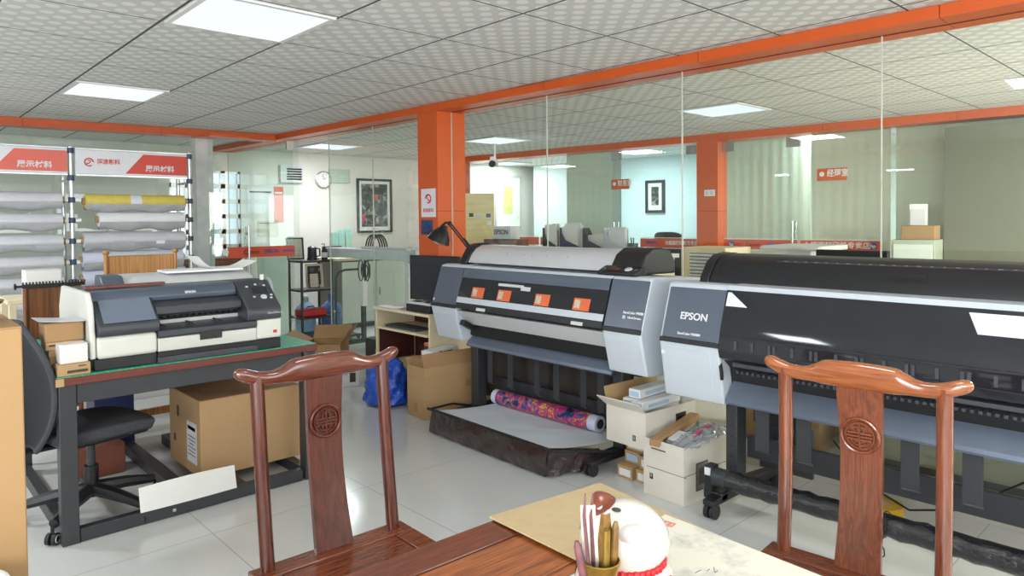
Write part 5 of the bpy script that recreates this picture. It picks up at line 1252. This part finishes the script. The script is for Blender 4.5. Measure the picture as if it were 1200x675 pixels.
def roll(name, label, x0, x1, z, r, mat, sag=0., label_patch=None, band=None):
    t = thing(name, label, 'paper roll', (0, RY, z), 0, 'paper rolls on the display rack')
    if mat == 'wrap':
        def fn(a, b):
            an = 2 * PI * b; x = x0 + (x1 - x0) * a; e = min(1, min(a, 1 - a) * 14)
            rr = r * (.55 + .45 * e ** .5); dz = -sag * max(0, -math.sin(an)) ** 2 * (.75 + .25 * math.sin(a * 11 + z * 9)) * e
            return (x, rr * math.cos(an) * (1 + .03 * math.sin(a * 60 + an)), rr * math.sin(an) + dz + .003 * math.sin(a * 45 + 3 * an))
        MB().sheet(fn, 60, 28).build('wrapping', 'rollgrey', t)
        MB().cyl((x0 - .01, 0, 0), (x1 + .01, 0, 0), .028, 16).build('core_tube', 'kraft2', t)
    else:
        MB().cyl((x0, 0, 0), (x1, 0, 0), r, 32).build('paper', mat, t)
        MB().cyl((x0 - .02, 0, 0), (x1 + .02, 0, 0), .03, 18).build('core_tube', 'kraft2', t)
        if sag:
            def fn2(a, b):
                y = r * 1.03 * math.cos(PI * (1 + b)); zz = -(r * .35) - (sag + r * .6) * math.sin(PI * b) * (.85 + .15 * math.sin(a * 13 + z * 7)); return (x0 + (x1 - x0) * a, y, zz)
            MB().sheet(fn2, 40, 12, .002).build('wrapping', 'wrapgrey', t)
    if label_patch: MB().box(label_patch[0], -r - .004 - label_patch[2], label_patch[1] - .014, label_patch[0] + .075, -r + .004 - label_patch[2], label_patch[1] + .014).build('sticker', 'label', t, bevel=.001)
    if band: MB().cyl((band[0], 0, 0), (band[1], 0, 0), r + .0015, 32).build('paper_band', 'signwhite', t)
def off(z): return z
for z, l in ((1.625, 'plastic-wrapped roll on the top brackets beside the wide coral sign'), (1.45, 'plastic-wrapped roll second from the top under the coral sign'), (1.27, 'plastic-wrapped roll third from the top under the coral sign'),
             (1.09, 'plastic-wrapped roll fourth from the top under the coral sign'), (.915, 'plastic-wrapped roll fifth from the top under the coral sign'), (.735, 'lowest wrapped roll under the coral sign, above the wooden bowl')):
    roll('paper_roll', l, .42, 1.255, z, .062, 'rollgrey', .034)
roll('paper_roll', 'yellow paper roll with white band on the top brackets under the red sign', 1.43, 2.245, 1.615, .064, 'yellow', .04, None, (1.78, 1.87))
roll('paper_roll', 'short white roll second from the top under the red sign', 1.53, 2.24, 1.455, .064, 'rollwhite', .045)
roll('paper_roll', 'thick grey-wrapped roll with small sticker under the red sign', 1.41, 2.24, 1.275, .066, 'rollgrey', .045, (1.98, -.03, .0))
roll('paper_roll', 'bluish white roll fourth from the top under the red sign', 1.40, 2.22, 1.105, .066, 'rollblue', .04)
roll('paper_roll', 'bluish white roll behind the golden slatted screen', 1.40, 2.24, .945, .066, 'rollblue', .0)
roll('paper_roll', 'lowest white roll under the red sign, low behind the bench printer', 1.40, 2.24, .74, .066, 'rollwhite', .0)

# ------------------------------------------------------------------ room beyond the long partition
t = thing('cutting_plotter', 'long pale grey cutting plotter on a white stand with black cables', 'plotter', (4.2, 6.84, 0))
MB().box(-.11, -.93, 1.0, .11, .88, 1.105).build('beam', 'tray' if 0 else plain('pale_grey_beam', rgb(208, 216, 218), .4), t, bevel=.006)
MB().box(-.12, -1.02, .985, .12, -.932, 1.13).build('end_box', 'capside', t, bevel=.008)
MB().box(-.12, .882, .985, .12, .95, 1.12).build('end_box', 'steeldark', t, bevel=.008)
for y in (-.72, .2):
    MB().box(-.03, y - .04, .45, .03, y + .04, .985).build('stand_leg', 'white', t, bevel=.004)
    MB().box(-.022, y - .025, .08, .022, y + .025, .449).build('lower_leg', 'pr_black', t, bevel=.003)
    MB().box(-.3, y - .03, .03, .3, y + .03, .079).build('stand_foot', 'pr_black', t, bevel=.004)
    m = MB()
    for x in (-.27, .27): m.cyl((x, y - .012, .02), (x, y + .012, .02), .02, 14)
    m.build('caster', 'rubber', t)
m = MB(); random.seed(3)
for i in range(6):
    cy_ = -.15 + .03 * i; rx, rz = .045 + .022 * (i % 3), .075 + .02 * ((i * 2) % 4)
    m.tube([(-.13 - .008 * (i % 3) + .02 * math.cos(a), cy_ + rx * math.cos(a), .875 + rz * math.sin(a)) for a in [2 * PI * k / 24 for k in range(25)]], .0065, 8, False)
for i in range(4):
    m.tube([(-.05 + .03 * i, -.10 + .15 * math.cos(a), 1.107 + .16 * max(0, math.sin(a))) for a in [PI * k / 16 for k in range(17)]], .009, 8)
m.build('cable_coil', 'black', t)
MB().box(-.08, -.8, 1.1055, .09, .1, 1.135).build('top_cover', 'capside', t, bevel=.004)

t = thing('storage_counter', 'grey-sided counter with pale green doors along the white wall', 'counter', (4.55, 8.25, 0))
MB().box(0, 0, .05, 2.12, .56, .90).build('carcass', 'cabgrey', t, smooth=False)
MB().box(-.03, -.03, .9005, 2.14, .58, .935).build('worktop', 'cream', t, bevel=.004)
MB().box(.03, .03, 0, 2.09, .55, .05).build('plinth', 'pr_dark', t, smooth=False)
for i in range(4):
    d_ = MB().box(.05 + i * .52, -.018, .07, .05 + i * .52 + .508, -.001, .88).build('cabinet_door', 'cabwhite', t, bevel=.003)
    MB().cyl((.05 + i * .52 + (.47 if i % 2 == 0 else .04), -.035, .42), (.05 + i * .52 + (.47 if i % 2 == 0 else .04), -.035, .52), .006, 8).build('door_handle', 'pr_dark', d_)
for x, h, l in ((4.66, .33, 'pale mint carton standing on the counter near the clock'), (4.76, .36, 'middle pale mint carton on the counter near the clock'), (4.865, .38, 'mint carton on the counter nearer the black framed poster')):
    carton('mint_box', l, (x, 8.55, .9365), (.09, .09, h), 0, 'teal', 'mint cartons on the counter')
carton('white_carton', 'flat white carton on the counter beside the mint cartons', (5.22, 8.52, .9365), (.42, .3, .10), 0, 'white')
t = thing('label_bottles', 'small bottle with red label at the far end of the counter', 'bottle', (6.25, 8.5, .9365))
MB().lathe([(.001, 0), (.045, 0), (.045, .14), (.02, .19), (.02, .22), (.001, .22)], 20).build('bottle', 'white', t)
MB().lathe([(.0455, .05), (.0462, .05), (.0462, .11), (.0455, .11)], 20).build('bottle_label', 'redtext', t)
p = picture_frame('framed_poster', 'tall black framed dark poster on the white wall', .62, .83, .035, 'pr_black', (5.82, Y1 - .004, 1.655), 0, mount=.045)
MB().box(.0, -.0185, .10, .06, -.0165, .17).build('red_square', 'signred', p, smooth=False)
MB().box(-.22, -.0185, -.24, -.18, -.0165, -.13).build('red_square', 'redtext', p, smooth=False)
MB().box(-.06, -.0145, -.36, .06, -.0125, -.352).build('caption_line', 'ink', p, smooth=False)
t = thing('wall_clock', 'round white wall clock with thin grey rim', 'clock', (4.96, Y1 - .003, 2.03))
m = MB().lathe([(.001, 0), (.125, 0), (.125, .03), (.113, .035), (.111, .026), (.001, .026)], 40); o = m.build('rim', 'chrome', t); o.rotation_euler = (PI / 2, 0, 0)
o = MB().lathe([(.001, .0262), (.110, .0262), (.110, .028), (.001, .028)], 40).build('dial', 'white', t); o.rotation_euler = (PI / 2, 0, 0)
MB().bar((0, -.031, 0), (.04, -.031, .035), .006, .003).bar((0, -.033, 0), (-.02, -.033, .08), .004, .003).build('hands', 'pr_black', t, smooth=False)
m = MB()
for i in range(12): a = PI * i / 6; m.obox((.095 * math.cos(a), -.029, .095 * math.sin(a)), (.014, .002, .005), (0, -a, 0))
m.build('hour_mark', 'pr_black', t, smooth=False)
p = picture_frame('framed_notice', 'pale green framed notice high on the wall next to the clock', .34, .20, .012, 'seal', (5.22, Y1 - .004, 2.09), 0, mount=.0, art=plain('green_notice', rgb(186, 200, 184), .5, var=.1, scale=30))
t = thing('wall_vent', 'dark louvred wall fan box between the door and the clock', 'vent', (4.46, Y1 - .003, 2.09))
MB().box(-.17, -.06, -.12, .17, 0, .12).build('housing', 'capside', t, bevel=.004)
m = MB()
for i in range(5): m.obox((.03, -.064, -.07 + i * .035), (.22, .006, .026), (math.radians(35), 0, 0))
m.build('louvre', 'pr_black', t, smooth=False)

t = thing('steel_shelf', 'black open steel shelf holding framed photos and a red case', 'shelf', (3.90, 7.75, 0))
for x in (-.18, .2):
    for y in (-.16, .16): MB().box(x - .012, y - .012, 0, x + .012, y + .012, .97).build('post', 'pr_black', t, bevel=.002)
for z in (.06, .28, .60, .94): MB().box(-.19, -.17, z, .21, .17, z + .022).build('shelf_board', 'pr_black', t, bevel=.002)
def leaning_photo(label, loc, w, h, rim, rmat, art):
    p = picture_frame('photo_frame', label, w, h, rim, rmat, loc, 0, 'photo frames on the black shelf', .012, art); p.rotation_euler = (math.radians(-12), 0, math.radians(-15)); return p
leaning_photo('larger framed photo with grey picture on the middle board of the black shelf', (3.95, 7.74, .775), .2, .28, .014, 'cream', 'artdark')
leaning_photo('smaller black framed portrait leaning in front of the larger photo', (3.91, 7.665, .722), .12, .18, .01, 'pr_black', 'cardgrey')
leaning_photo('black framed picture standing on top of the black shelf by the glass door', (3.74, 7.80, 1.10), .2, .26, .016, 'pr_black', 'cardgrey')
t = thing('tool_case', 'red case lying on the lower board of the black shelf', 'case', (3.88, 7.72, .303))
MB().box(-.15, -.1, 0, .17, .1, .085).build('case_body', 'redbag', t, bevel=.015, seg=3)
MB().tube([(-.04, -.0, .086), (-.03, -.0, .11), (.05, 0, .11), (.06, 0, .086)], .007, 8).build('handle', 'pr_black', t)
t = thing('kettle', 'black electric kettle on top of the black shelf', 'kettle', (3.92, 7.72, .963))
MB().lathe([(.001, 0), (.06, 0), (.06, .02), (.055, .03), (.05, .15), (.02, .17), (.001, .172)], 24).build('kettle_body', 'pr_black', t)
MB().tube([(.05, 0, .14), (.1, 0, .13), (.1, 0, .05), (.055, 0, .04)], .01, 8).build('handle', 'pr_black', t)
t = thing('pump_bottle', 'black pump bottle with white label on the black shelf', 'bottle', (4.05, 7.66, .963))
MB().lathe([(.001, 0), (.034, 0), (.036, .01), (.036, .11), (.014, .14), (.014, .16), (.001, .16)], 20).build('bottle', 'pr_black', t)
MB().tube([(0, 0, .16), (0, 0, .19), (-.035, 0, .188)], .006, 8).build('pump', 'pr_black', t)
MB().lathe([(.0362, .03), (.037, .03), (.037, .09), (.0362, .09)], 20).build('bottle_label', 'label', t)
t = thing('water_bottle', 'big blue water bottle standing on the floor beside the grey counter side', 'bottle', (4.34, 8.05, .001))
MB().lathe([(.001, 0), (.125, 0), (.135, .02), (.135, .12), (.128, .14), (.135, .16), (.135, .30), (.12, .36), (.045, .42), (.04, .48), (.001, .48)], 28).build('bottle', 'water', t)
MB().lathe([(.001, .48), (.044, .48), (.044, .51), (.001, .512)], 20).build('cap', 'bluetext', t)
t = thing('water_bottle', 'pale blue water bottle half behind the black shelf post', 'bottle', (4.04, 8.16, .001))
MB().lathe([(.001, 0), (.12, 0), (.128, .02), (.128, .30), (.11, .36), (.04, .42), (.04, .47), (.001, .47)], 28).build('bottle', plain('pale_blue_bottle', rgb(140, 176, 206), .2), t)
MB().lathe([(.001, .47), (.044, .47), (.044, .50), (.001, .502)], 20).build('cap', 'white', t)
t = thing('luggage_trolley', 'black bent tube trolley handle beside the black shelf', 'trolley', (4.27, 7.62, 0))
MB().tube([(-.10, 0, .04), (-.10, 0, .72), (-.06, 0, .80), (.02, 0, .83), (.30, 0, .83)], .014, 10).build('handle', 'pr_black', t)
MB().box(-.14, -.14, .03, .16, .14, .055).build('platform', 'pr_black', t, bevel=.003)
m = MB()
for y in (-.12, .12): m.cyl((-.11, y - .01, .022), (-.11, y + .01, .022), .022, 14).cyl((.13, y - .01, .022), (.13, y + .01, .022), .022, 14)
m.build('wheel', 'rubber', t)
# brown cabinet, and added wall sheets imitating reflections in the door glass
t = thing('brown_cabinet', 'brown low cabinet seen through the open glass door', 'cabinet', (3.1, 9.05, 0))
MB().box(-.42, -.25, .03, .42, .25, .98).build('carcass', 'brownwood', t, bevel=.004)
for x in (-.41, .005): 
    d_ = MB().box(x, -.268, .06, x + .405, -.2505, .94).build('cabinet_door', 'brownwood', t, bevel=.003)
    MB().ball((x + (.37 if x < 0 else .035), -.275, .55), .012).build('knob', 'brass', d_)
for x, z, w, h, mt, l in ((4.02, 1.72, .38, .34, 'label', 'large pale sheet imitating a reflection, on the wall above the black shelf'), (4.12, 1.33, .3, .22, 'cardgrey', 'grey sheet imitating reflected clutter on the wall below the large sheet'), (4.28, 1.66, .14, .5, 'signpink', 'narrow coral strip imitating reflected clutter on the wall beside the sheets')):
    q = thing('reflection_sheet', l, 'notice', (x, Y1 - .002, z), 0, 'sheets imitating reflections behind the glass door')
    MB().box(-w / 2, -.006, -h / 2, w / 2, -.001, h / 2).build('sheet', mt, q, smooth=False)
    MB().box(-w * .4, -.0068, h * .3, w * .4, -.0061, h * .36).build('heading', 'ink' if mt != 'signpink' else 'label', q, smooth=False)

# ------------------------------------------------------------------ the aisle behind the printers
t = thing('air_conditioner', 'cream floor-standing air conditioner cabinet with stickers beside the orange pillar', 'air conditioner', (6.15, 7.35, 0), math.radians(-40))
acm = plain('wood_grain_cream', rgb(222, 204, 150), .4, var=.08, scale=4, stretch=(.6, .6, 9))
MB().box(-.25, -.16, .06, .25, .16, 1.78).build('cabinet_body', acm, t, bevel=.01)
MB().box(-.23, -.168, 1.12, .23, -.1605, 1.74).build('front_panel', acm, t, bevel=.003)
MB().box(-.22, -.169, 1.0, .22, -.1605, 1.1).build('intake_grille', 'pr_dark', t, smooth=False)
MB().box(-.25, -.16, 0, .25, .16, .06).build('plinth', 'pr_black', t, smooth=False)
for x, z, mt in ((.03, 1.46, 'bluelabel'), (.17, 1.48, 'bluetext'), (.18, 1.38, 'label'), (-.06, 1.49, 'pr_dark')):
    MB().box(x - .03, -.170, z - .025, x + .03, -.1685, z + .025).build('sticker', mt, t, bevel=.0005)
t = thing('reception_counter', 'pale reception counter in the aisle carrying files and papers', 'counter', (5.03, 3.72, 0))
MB().box(.03, .02, .05, .50, 2.78, 1.055).build('counter_body', 'cream', t, smooth=False)
MB().box(0, 0, 1.0555, .55, 2.8, 1.092).build('worktop', 'capside', t, bevel=.004)
MB().box(.05, .04, 0, .48, 2.76, .05).build('plinth', 'pr_dark', t, smooth=False)
CZ = 1.0935
carton('wooden_box', 'dark brown wooden box on the reception counter under the small printed carton', (5.20, 5.70, CZ), (.2, .52, .115), 0, 'brownwood')
c = carton('white_carton', 'small white carton marked EPSON on the dark wooden box', (5.20, 5.69, CZ + .1165), (.14, .28, .14), 0, 'label')
text('EPSON', .075, 'ink', c, (-.0715, .125, .075), (0, -1, 0), (0, 0, 1), bold=.0015)
def file_holder(loc, rz, label, bodymat, sheets):
    t = thing('file_holder', label, 'file holder', loc, rz, 'file holders on the reception counter')
    m = MB(); m.box(-.12, -.05, 0, .12, .05, .005).prism([(-.12, .005), (.12, .005), (.12, .24), (.05, .12), (-.12, .06)], -.05, -.046, 'y').prism([(-.12, .005), (.12, .005), (.12, .24), (.05, .12), (-.12, .06)], .046, .05, 'y').box(.116, -.045, .005, .12, .045, .24)
    m.build('holder', bodymat, t, smooth=False)
    for i, (h, tl, mt) in enumerate(sheets): MB().obox((-.005 + .006 * math.sin(i * 2), -.036 + i * .016, h / 2 + .008), (.20, .009, h), (tl * .5, tl, 0)).build('papers', mt, t, smooth=False)
    return t
file_holder((5.20, 4.98, CZ), math.radians(80), 'file holder with fanned white papers beside the printed carton end of the counter', 'pr_black', [(.24, -.25, 'paper'), (.25, -.12, 'label'), (.27, .05, 'paper'), (.2, .1, 'kraft'), (.27, .1, 'paper')])
f = file_holder((5.20, 4.72, CZ), math.radians(94), 'file holder with a white red-lettered booklet at the middle of the counter', 'navy', [(.26, .0, 'paper'), (.28, .04, 'paper'), (.27, .0, 'label'), (.25, -.05, 'signwhite'), (.25, .07, 'paper')])
text('NC6+', .045, 'signred', f, (-.07, -.052, .19), (1, 0, 0), (0, 0, 1)); 
file_holder((5.20, 4.15, CZ), math.radians(90), 'grey file holder with upright folders near the blue glass door', 'cap', [(.22, .0, 'teal'), (.23, .03, 'paper'), (.24, -.02, 'signwhite'), (.22, .02, 'label')])
file_holder((5.20, 4.42, CZ), math.radians(88), 'dark file holder with orange-topped papers beside the grey one', 'pr_dark', [(.15, .2, 'paper'), (.14, -.15, 'orangecard'), (.17, .1, 'paper')])
tag(MB().obox((5.2, 5.33, CZ + .016), (.22, .2, .03), (0, 0, .1)).build('booklet', 'bluelabel', bevel=.002), 'pale blue booklet lying on the counter beside the dark wooden box', 'booklet')
t = thing('round_basket', 'small grey pen pot on the counter beside the grey file holder', 'pot', (5.22, 3.98, CZ))
MB().lathe([(.001, 0), (.04, 0), (.045, .1), (.042, .1), (.037, .006), (.001, .005)], 20).build('pot', 'pr_dark', t)
m = MB()
for i in range(4): m.cyl((.01 * i - .015, .008 * (i % 2), .01), (.018 * i - .027, .02 * (i % 2), .15), .004, 8)
m.build('pen', 'pr_black', t)
t = thing('low_cupboard', 'long low grey-beige cupboard in the aisle seen under the black-covered printer', 'cupboard', (4.22, -.9, 0))
MB().box(0, 0, .05, .45, 2.55, .80).build('carcass', 'aislebeige', t, smooth=False)
MB().box(-.02, -.02, .8005, .47, 2.57, .83).build('top_board', 'aislebeige', t, bevel=.003)
for i in range(4): 
    d_ = MB().box(-.018, .01 + i * .635, .07, -.001, .635 + i * .635, .78).build('cupboard_door', 'aislebeige', t, bevel=.003)
    MB().box(-.03, .58 + i * .635, .4, -.0185, .6 + i * .635, .52).build('door_handle', 'chrome', d_, smooth=False)
MB().box(.03, .02, 0, .43, 2.53, .05).build('plinth', 'pr_dark', t, smooth=False)
carton('brown_carton', 'dark brown carton in the aisle half hidden behind the black-covered printer leg', (4.35, 2.05, .001), (.4, .5, .75), 0, 'kraft2')
t = thing('side_cabinet', 'cream cabinet with louvred front between counter and orange pillar', 'cabinet', (5.62, 3.27, 0))
MB().box(0, 0, 0.02, .45, .46, 1.15).build('carcass', 'cream', t, bevel=.004)
fr = MB().box(-.008, .05, .85, -.0005, .36, 1.10).build('louvre_panel', 'pr_steel', t, smooth=False)
m = MB()
for i in range(8): m.obox((-.014, .205, .865 + i * .031), (.012, .30, .018), (0, math.radians(35), 0))
m.build('louvre', 'capside', fr, smooth=False)
t = thing('copier', 'white office copier with overhanging lid in the aisle', 'copier', (6.35, 2.88, 0))
MB().box(-.28, -.19, .05, .28, .21, 1.06).build('copier_body', 'white', t, bevel=.01)
MB().prism([(-.30, 1.12), (-.34, 1.145), (-.28, 1.165), (.30, 1.165), (.30, 1.12)], -.26, .28, 'y').build('copier_lid', 'capside', t, bevel=.008)
MB().box(-.25, -.16, 1.061, .26, .18, 1.119).build('scanner_bed', 'capside', t, bevel=.004)
MB().box(-.285, -.15, .4, -.2805, .17, .58).build('paper_tray', 'pr_steel', t, bevel=.003); MB().box(-.26, -.17, 0, .26, .19, .05).build('plinth', 'pr_dark', t, smooth=False)
t = thing('monitor', 'black monitor back showing above the black roll cover in the aisle', 'monitor', (5.75, 2.24, 0), 0)
MB().box(-.03, -.28, .80, .02, .27, 1.155).build('screen_shell', 'pr_black', t, bevel=.006)
MB().box(-.01, -.04, .765, .03, .04, .80).build('stand_neck', 'pr_black', t, smooth=False)
MB().box(-.1, -.12, .751, .1, .12, .765).build('stand_base', 'pr_black', t, bevel=.003)
t = thing('aisle_desk', 'pale desk in the aisle under the black monitor', 'desk', (5.78, 1.98, 0))
MB().box(-.32, -.6, .72, .32, .6, .75).build('desktop', 'cream', t, bevel=.003)
for x in (-.29, .29):
    for y in (-.56, .56): MB().box(x - .02, y - .02, 0, x + .02, y + .02, .72).build('leg', 'steeldark', t, bevel=.002)
t = frame2(thing('grey_cabinet', 'grey-green low cabinet against the office glass carrying a brown box', 'cabinet'))
MB().box(-.42, 2.10, .02, -.04, 2.46, 1.20).build('carcass', plain('grey_green_paint', rgb(176, 184, 168), .5), t, bevel=.004)
MB().box(-.43, 2.12, .06, -.4205, 2.44, 1.16).build('cabinet_door', 'cabwhite', t, bevel=.002)
MB().cyl((-.44, 2.15, .6), (-.44, 2.15, .7), .006, 8).build('door_handle', 'chrome', t)
q = S2 + D2 * 2.25 + N2 * -.23
carton('brown_carton', 'brown carton on the grey-green cabinet by the olive board', (q.x, q.y, 1.2015), (.26, .27, .13), A2, 'kraft2')
t = thing('paper_sheet_stand', 'upright pinkish white paper sheets standing on the brown carton', 'paper', (q.x, q.y, 1.333), A2)
MB().obox((0, .02, .10), (.012, .15, .20), (0, .06, .06)).build('sheets', 'paper', t, smooth=False)
MB().obox((-.03, .02, .075), (.01, .12, .15), (0, .12, .0)).build('front_sheet', 'signwhite', t, smooth=False)
q = S2 + D2 * 5.35 + N2 * .95
t = thing('office_chair', 'black office chair seen through the blue glass door', 'office chair', (q.x, q.y, 0), math.radians(80))
MB().sheet(lambda a, b: ((a - .5) * .46, .22 + .04 * (2 * a - 1) ** 2 * -1, .62 + b * .62 - .04 * (2 * a - 1) ** 4), 10, 10, .05).build('backrest', 'blackfab', t, bevel=.01)
MB().box(-.23, -.24, .43, .23, .22, .50).build('seat', 'blackfab', t, bevel=.02, seg=3)
MB().cyl((0, 0, .08), (0, 0, .43), .03, 14).build('column', 'pr_black', t)
MB().tube([(0, .18, .46), (0, .25, .5), (0, .26, .75)], .02, 8).build('back_bar', 'pr_black', t)
for i in range(5):
    a = 2 * PI * i / 5; MB().bar((0, 0, .1), (.28 * math.cos(a), .28 * math.sin(a), .07), .035, .03).build('base_arm', 'pr_black', t)
    MB().ball((.29 * math.cos(a), .29 * math.sin(a), .028), .027).build('caster', 'rubber', t)
t = thing('security_camera', 'small white and black security camera hanging from the aisle ceiling', 'camera', (5.95, 6.72, CEIL))
MB().cyl((0, 0, -.20), (0, 0, 0), .012, 10).lathe([(.001, -.0), (.04, 0), (.04, -.015), (.001, -.016)], 16).build('mount', 'white', t)
MB().obox((-.03, -.02, -.24), (.17, .075, .075), (0, .35, .6)).build('camera_body', 'white', t, bevel=.01)
m = MB().cyl((-.09, -.06, -.265), (-.125, -.085, -.28), .042, 16); m.build('lens', 'pr_black', t)
t = frame2(thing('light_switch', 'white double light switch on the orange pillar between the offices', 'switch'))
MB().box(-.012, 4.40, 1.675, -.0005, 4.53, 1.75).build('plate', 'white', t, bevel=.003)
for u in (4.435, 4.495): MB().box(-.016, u - .022, 1.69, -.012, u + .022, 1.735).build('rocker', 'capside', t, bevel=.002)

# ------------------------------------------------------------------ light and camera
w = D.worlds.new('daylight'); SC.world = w; w.use_nodes = True
bg = w.node_tree.nodes['Background']; bg.inputs[0].default_value = (.80, .90, 1, 1); bg.inputs[1].default_value = 1.2
for a, b, z0, z1 in WR: area('window_daylight', (X0 - .02, (a + b) / 2, (z0 + z1) / 2), (X0 + 1, (a + b) / 2, (z0 + z1) / 2 - .15), b - a - .05, z1 - z0 - .05, 62 * (b - a), (.95, .975, 1))
for i, (a, b, z0, z1) in enumerate(WS): area('window_daylight', ((a + b) / 2, Y0 - .02, (z0 + z1) / 2), ((a + b) / 2, Y0 + 1, (z0 + z1) / 2 - .1), b - a - .05, z1 - z0 - .05, (18, 18, 75, 26)[i] * (b - a), ((.93, .97, 1), (.93, .97, 1), (1, .95, .86), (1, .97, .9))[i])
for i, j, p_ in ((0, -5, 9), (-4, -1, 18), (-4, 3, 58), (7, -7, 115), (5, 7, 30), (11, -1, 58), (11, 4, 40), (11, 8, 34)):  # the first four lamps belong to the added, unseen panels
    area('ceiling_light_glow', (TX + (i + .5) * TILE, TY + (j + .5) * TILE, CEIL - .0125), (TX + (i + .5) * TILE, TY + (j + .5) * TILE, 0), .5, .5, p_, (1, .93, .8) if i == 7 else (.9, .96, 1))
f, cyp, hz, yaw, roll_ = 821.17, 278.6, 257.58, math.radians(42.867), -.00912
th = math.atan2(cyp - hz, f)
Fv = Vector((math.sin(yaw) * math.cos(th), math.cos(yaw) * math.cos(th), -math.sin(th))); Rv = Vector((math.cos(yaw), -math.sin(yaw), 0)); Uv = Rv.cross(Fv)
R2 = Rv * math.cos(roll_) + Uv * math.sin(roll_); U2 = -Rv * math.sin(roll_) + Uv * math.cos(roll_)
cam = D.cameras.new('camera'); co = D.objects.new('camera', cam); COL.objects.link(co)
mw = Matrix.Identity(4); mw.col[0][:3] = R2; mw.col[1][:3] = U2; mw.col[2][:3] = -Fv; mw.col[3][:3] = (0, 0, 1.42); co.matrix_world = mw
cam.sensor_width = 36; cam.lens = f * 36 / 1200; cam.shift_y = -(337.5 - cyp) / 1200; cam.clip_start = .05
SC.camera = co
v = SC.view_settings; v.view_transform = 'Standard'; v.look = 'None'; v.gamma = 1; v.use_curve_mapping = False; v.exposure = 0.2
SC.cycles.max_bounces = 10; SC.cycles.transparent_max_bounces = 24; SC.cycles.glossy_bounces = 5; SC.cycles.diffuse_bounces = 4; SC.cycles.sample_clamp_indirect = 6
SC.cycles.use_denoising = True
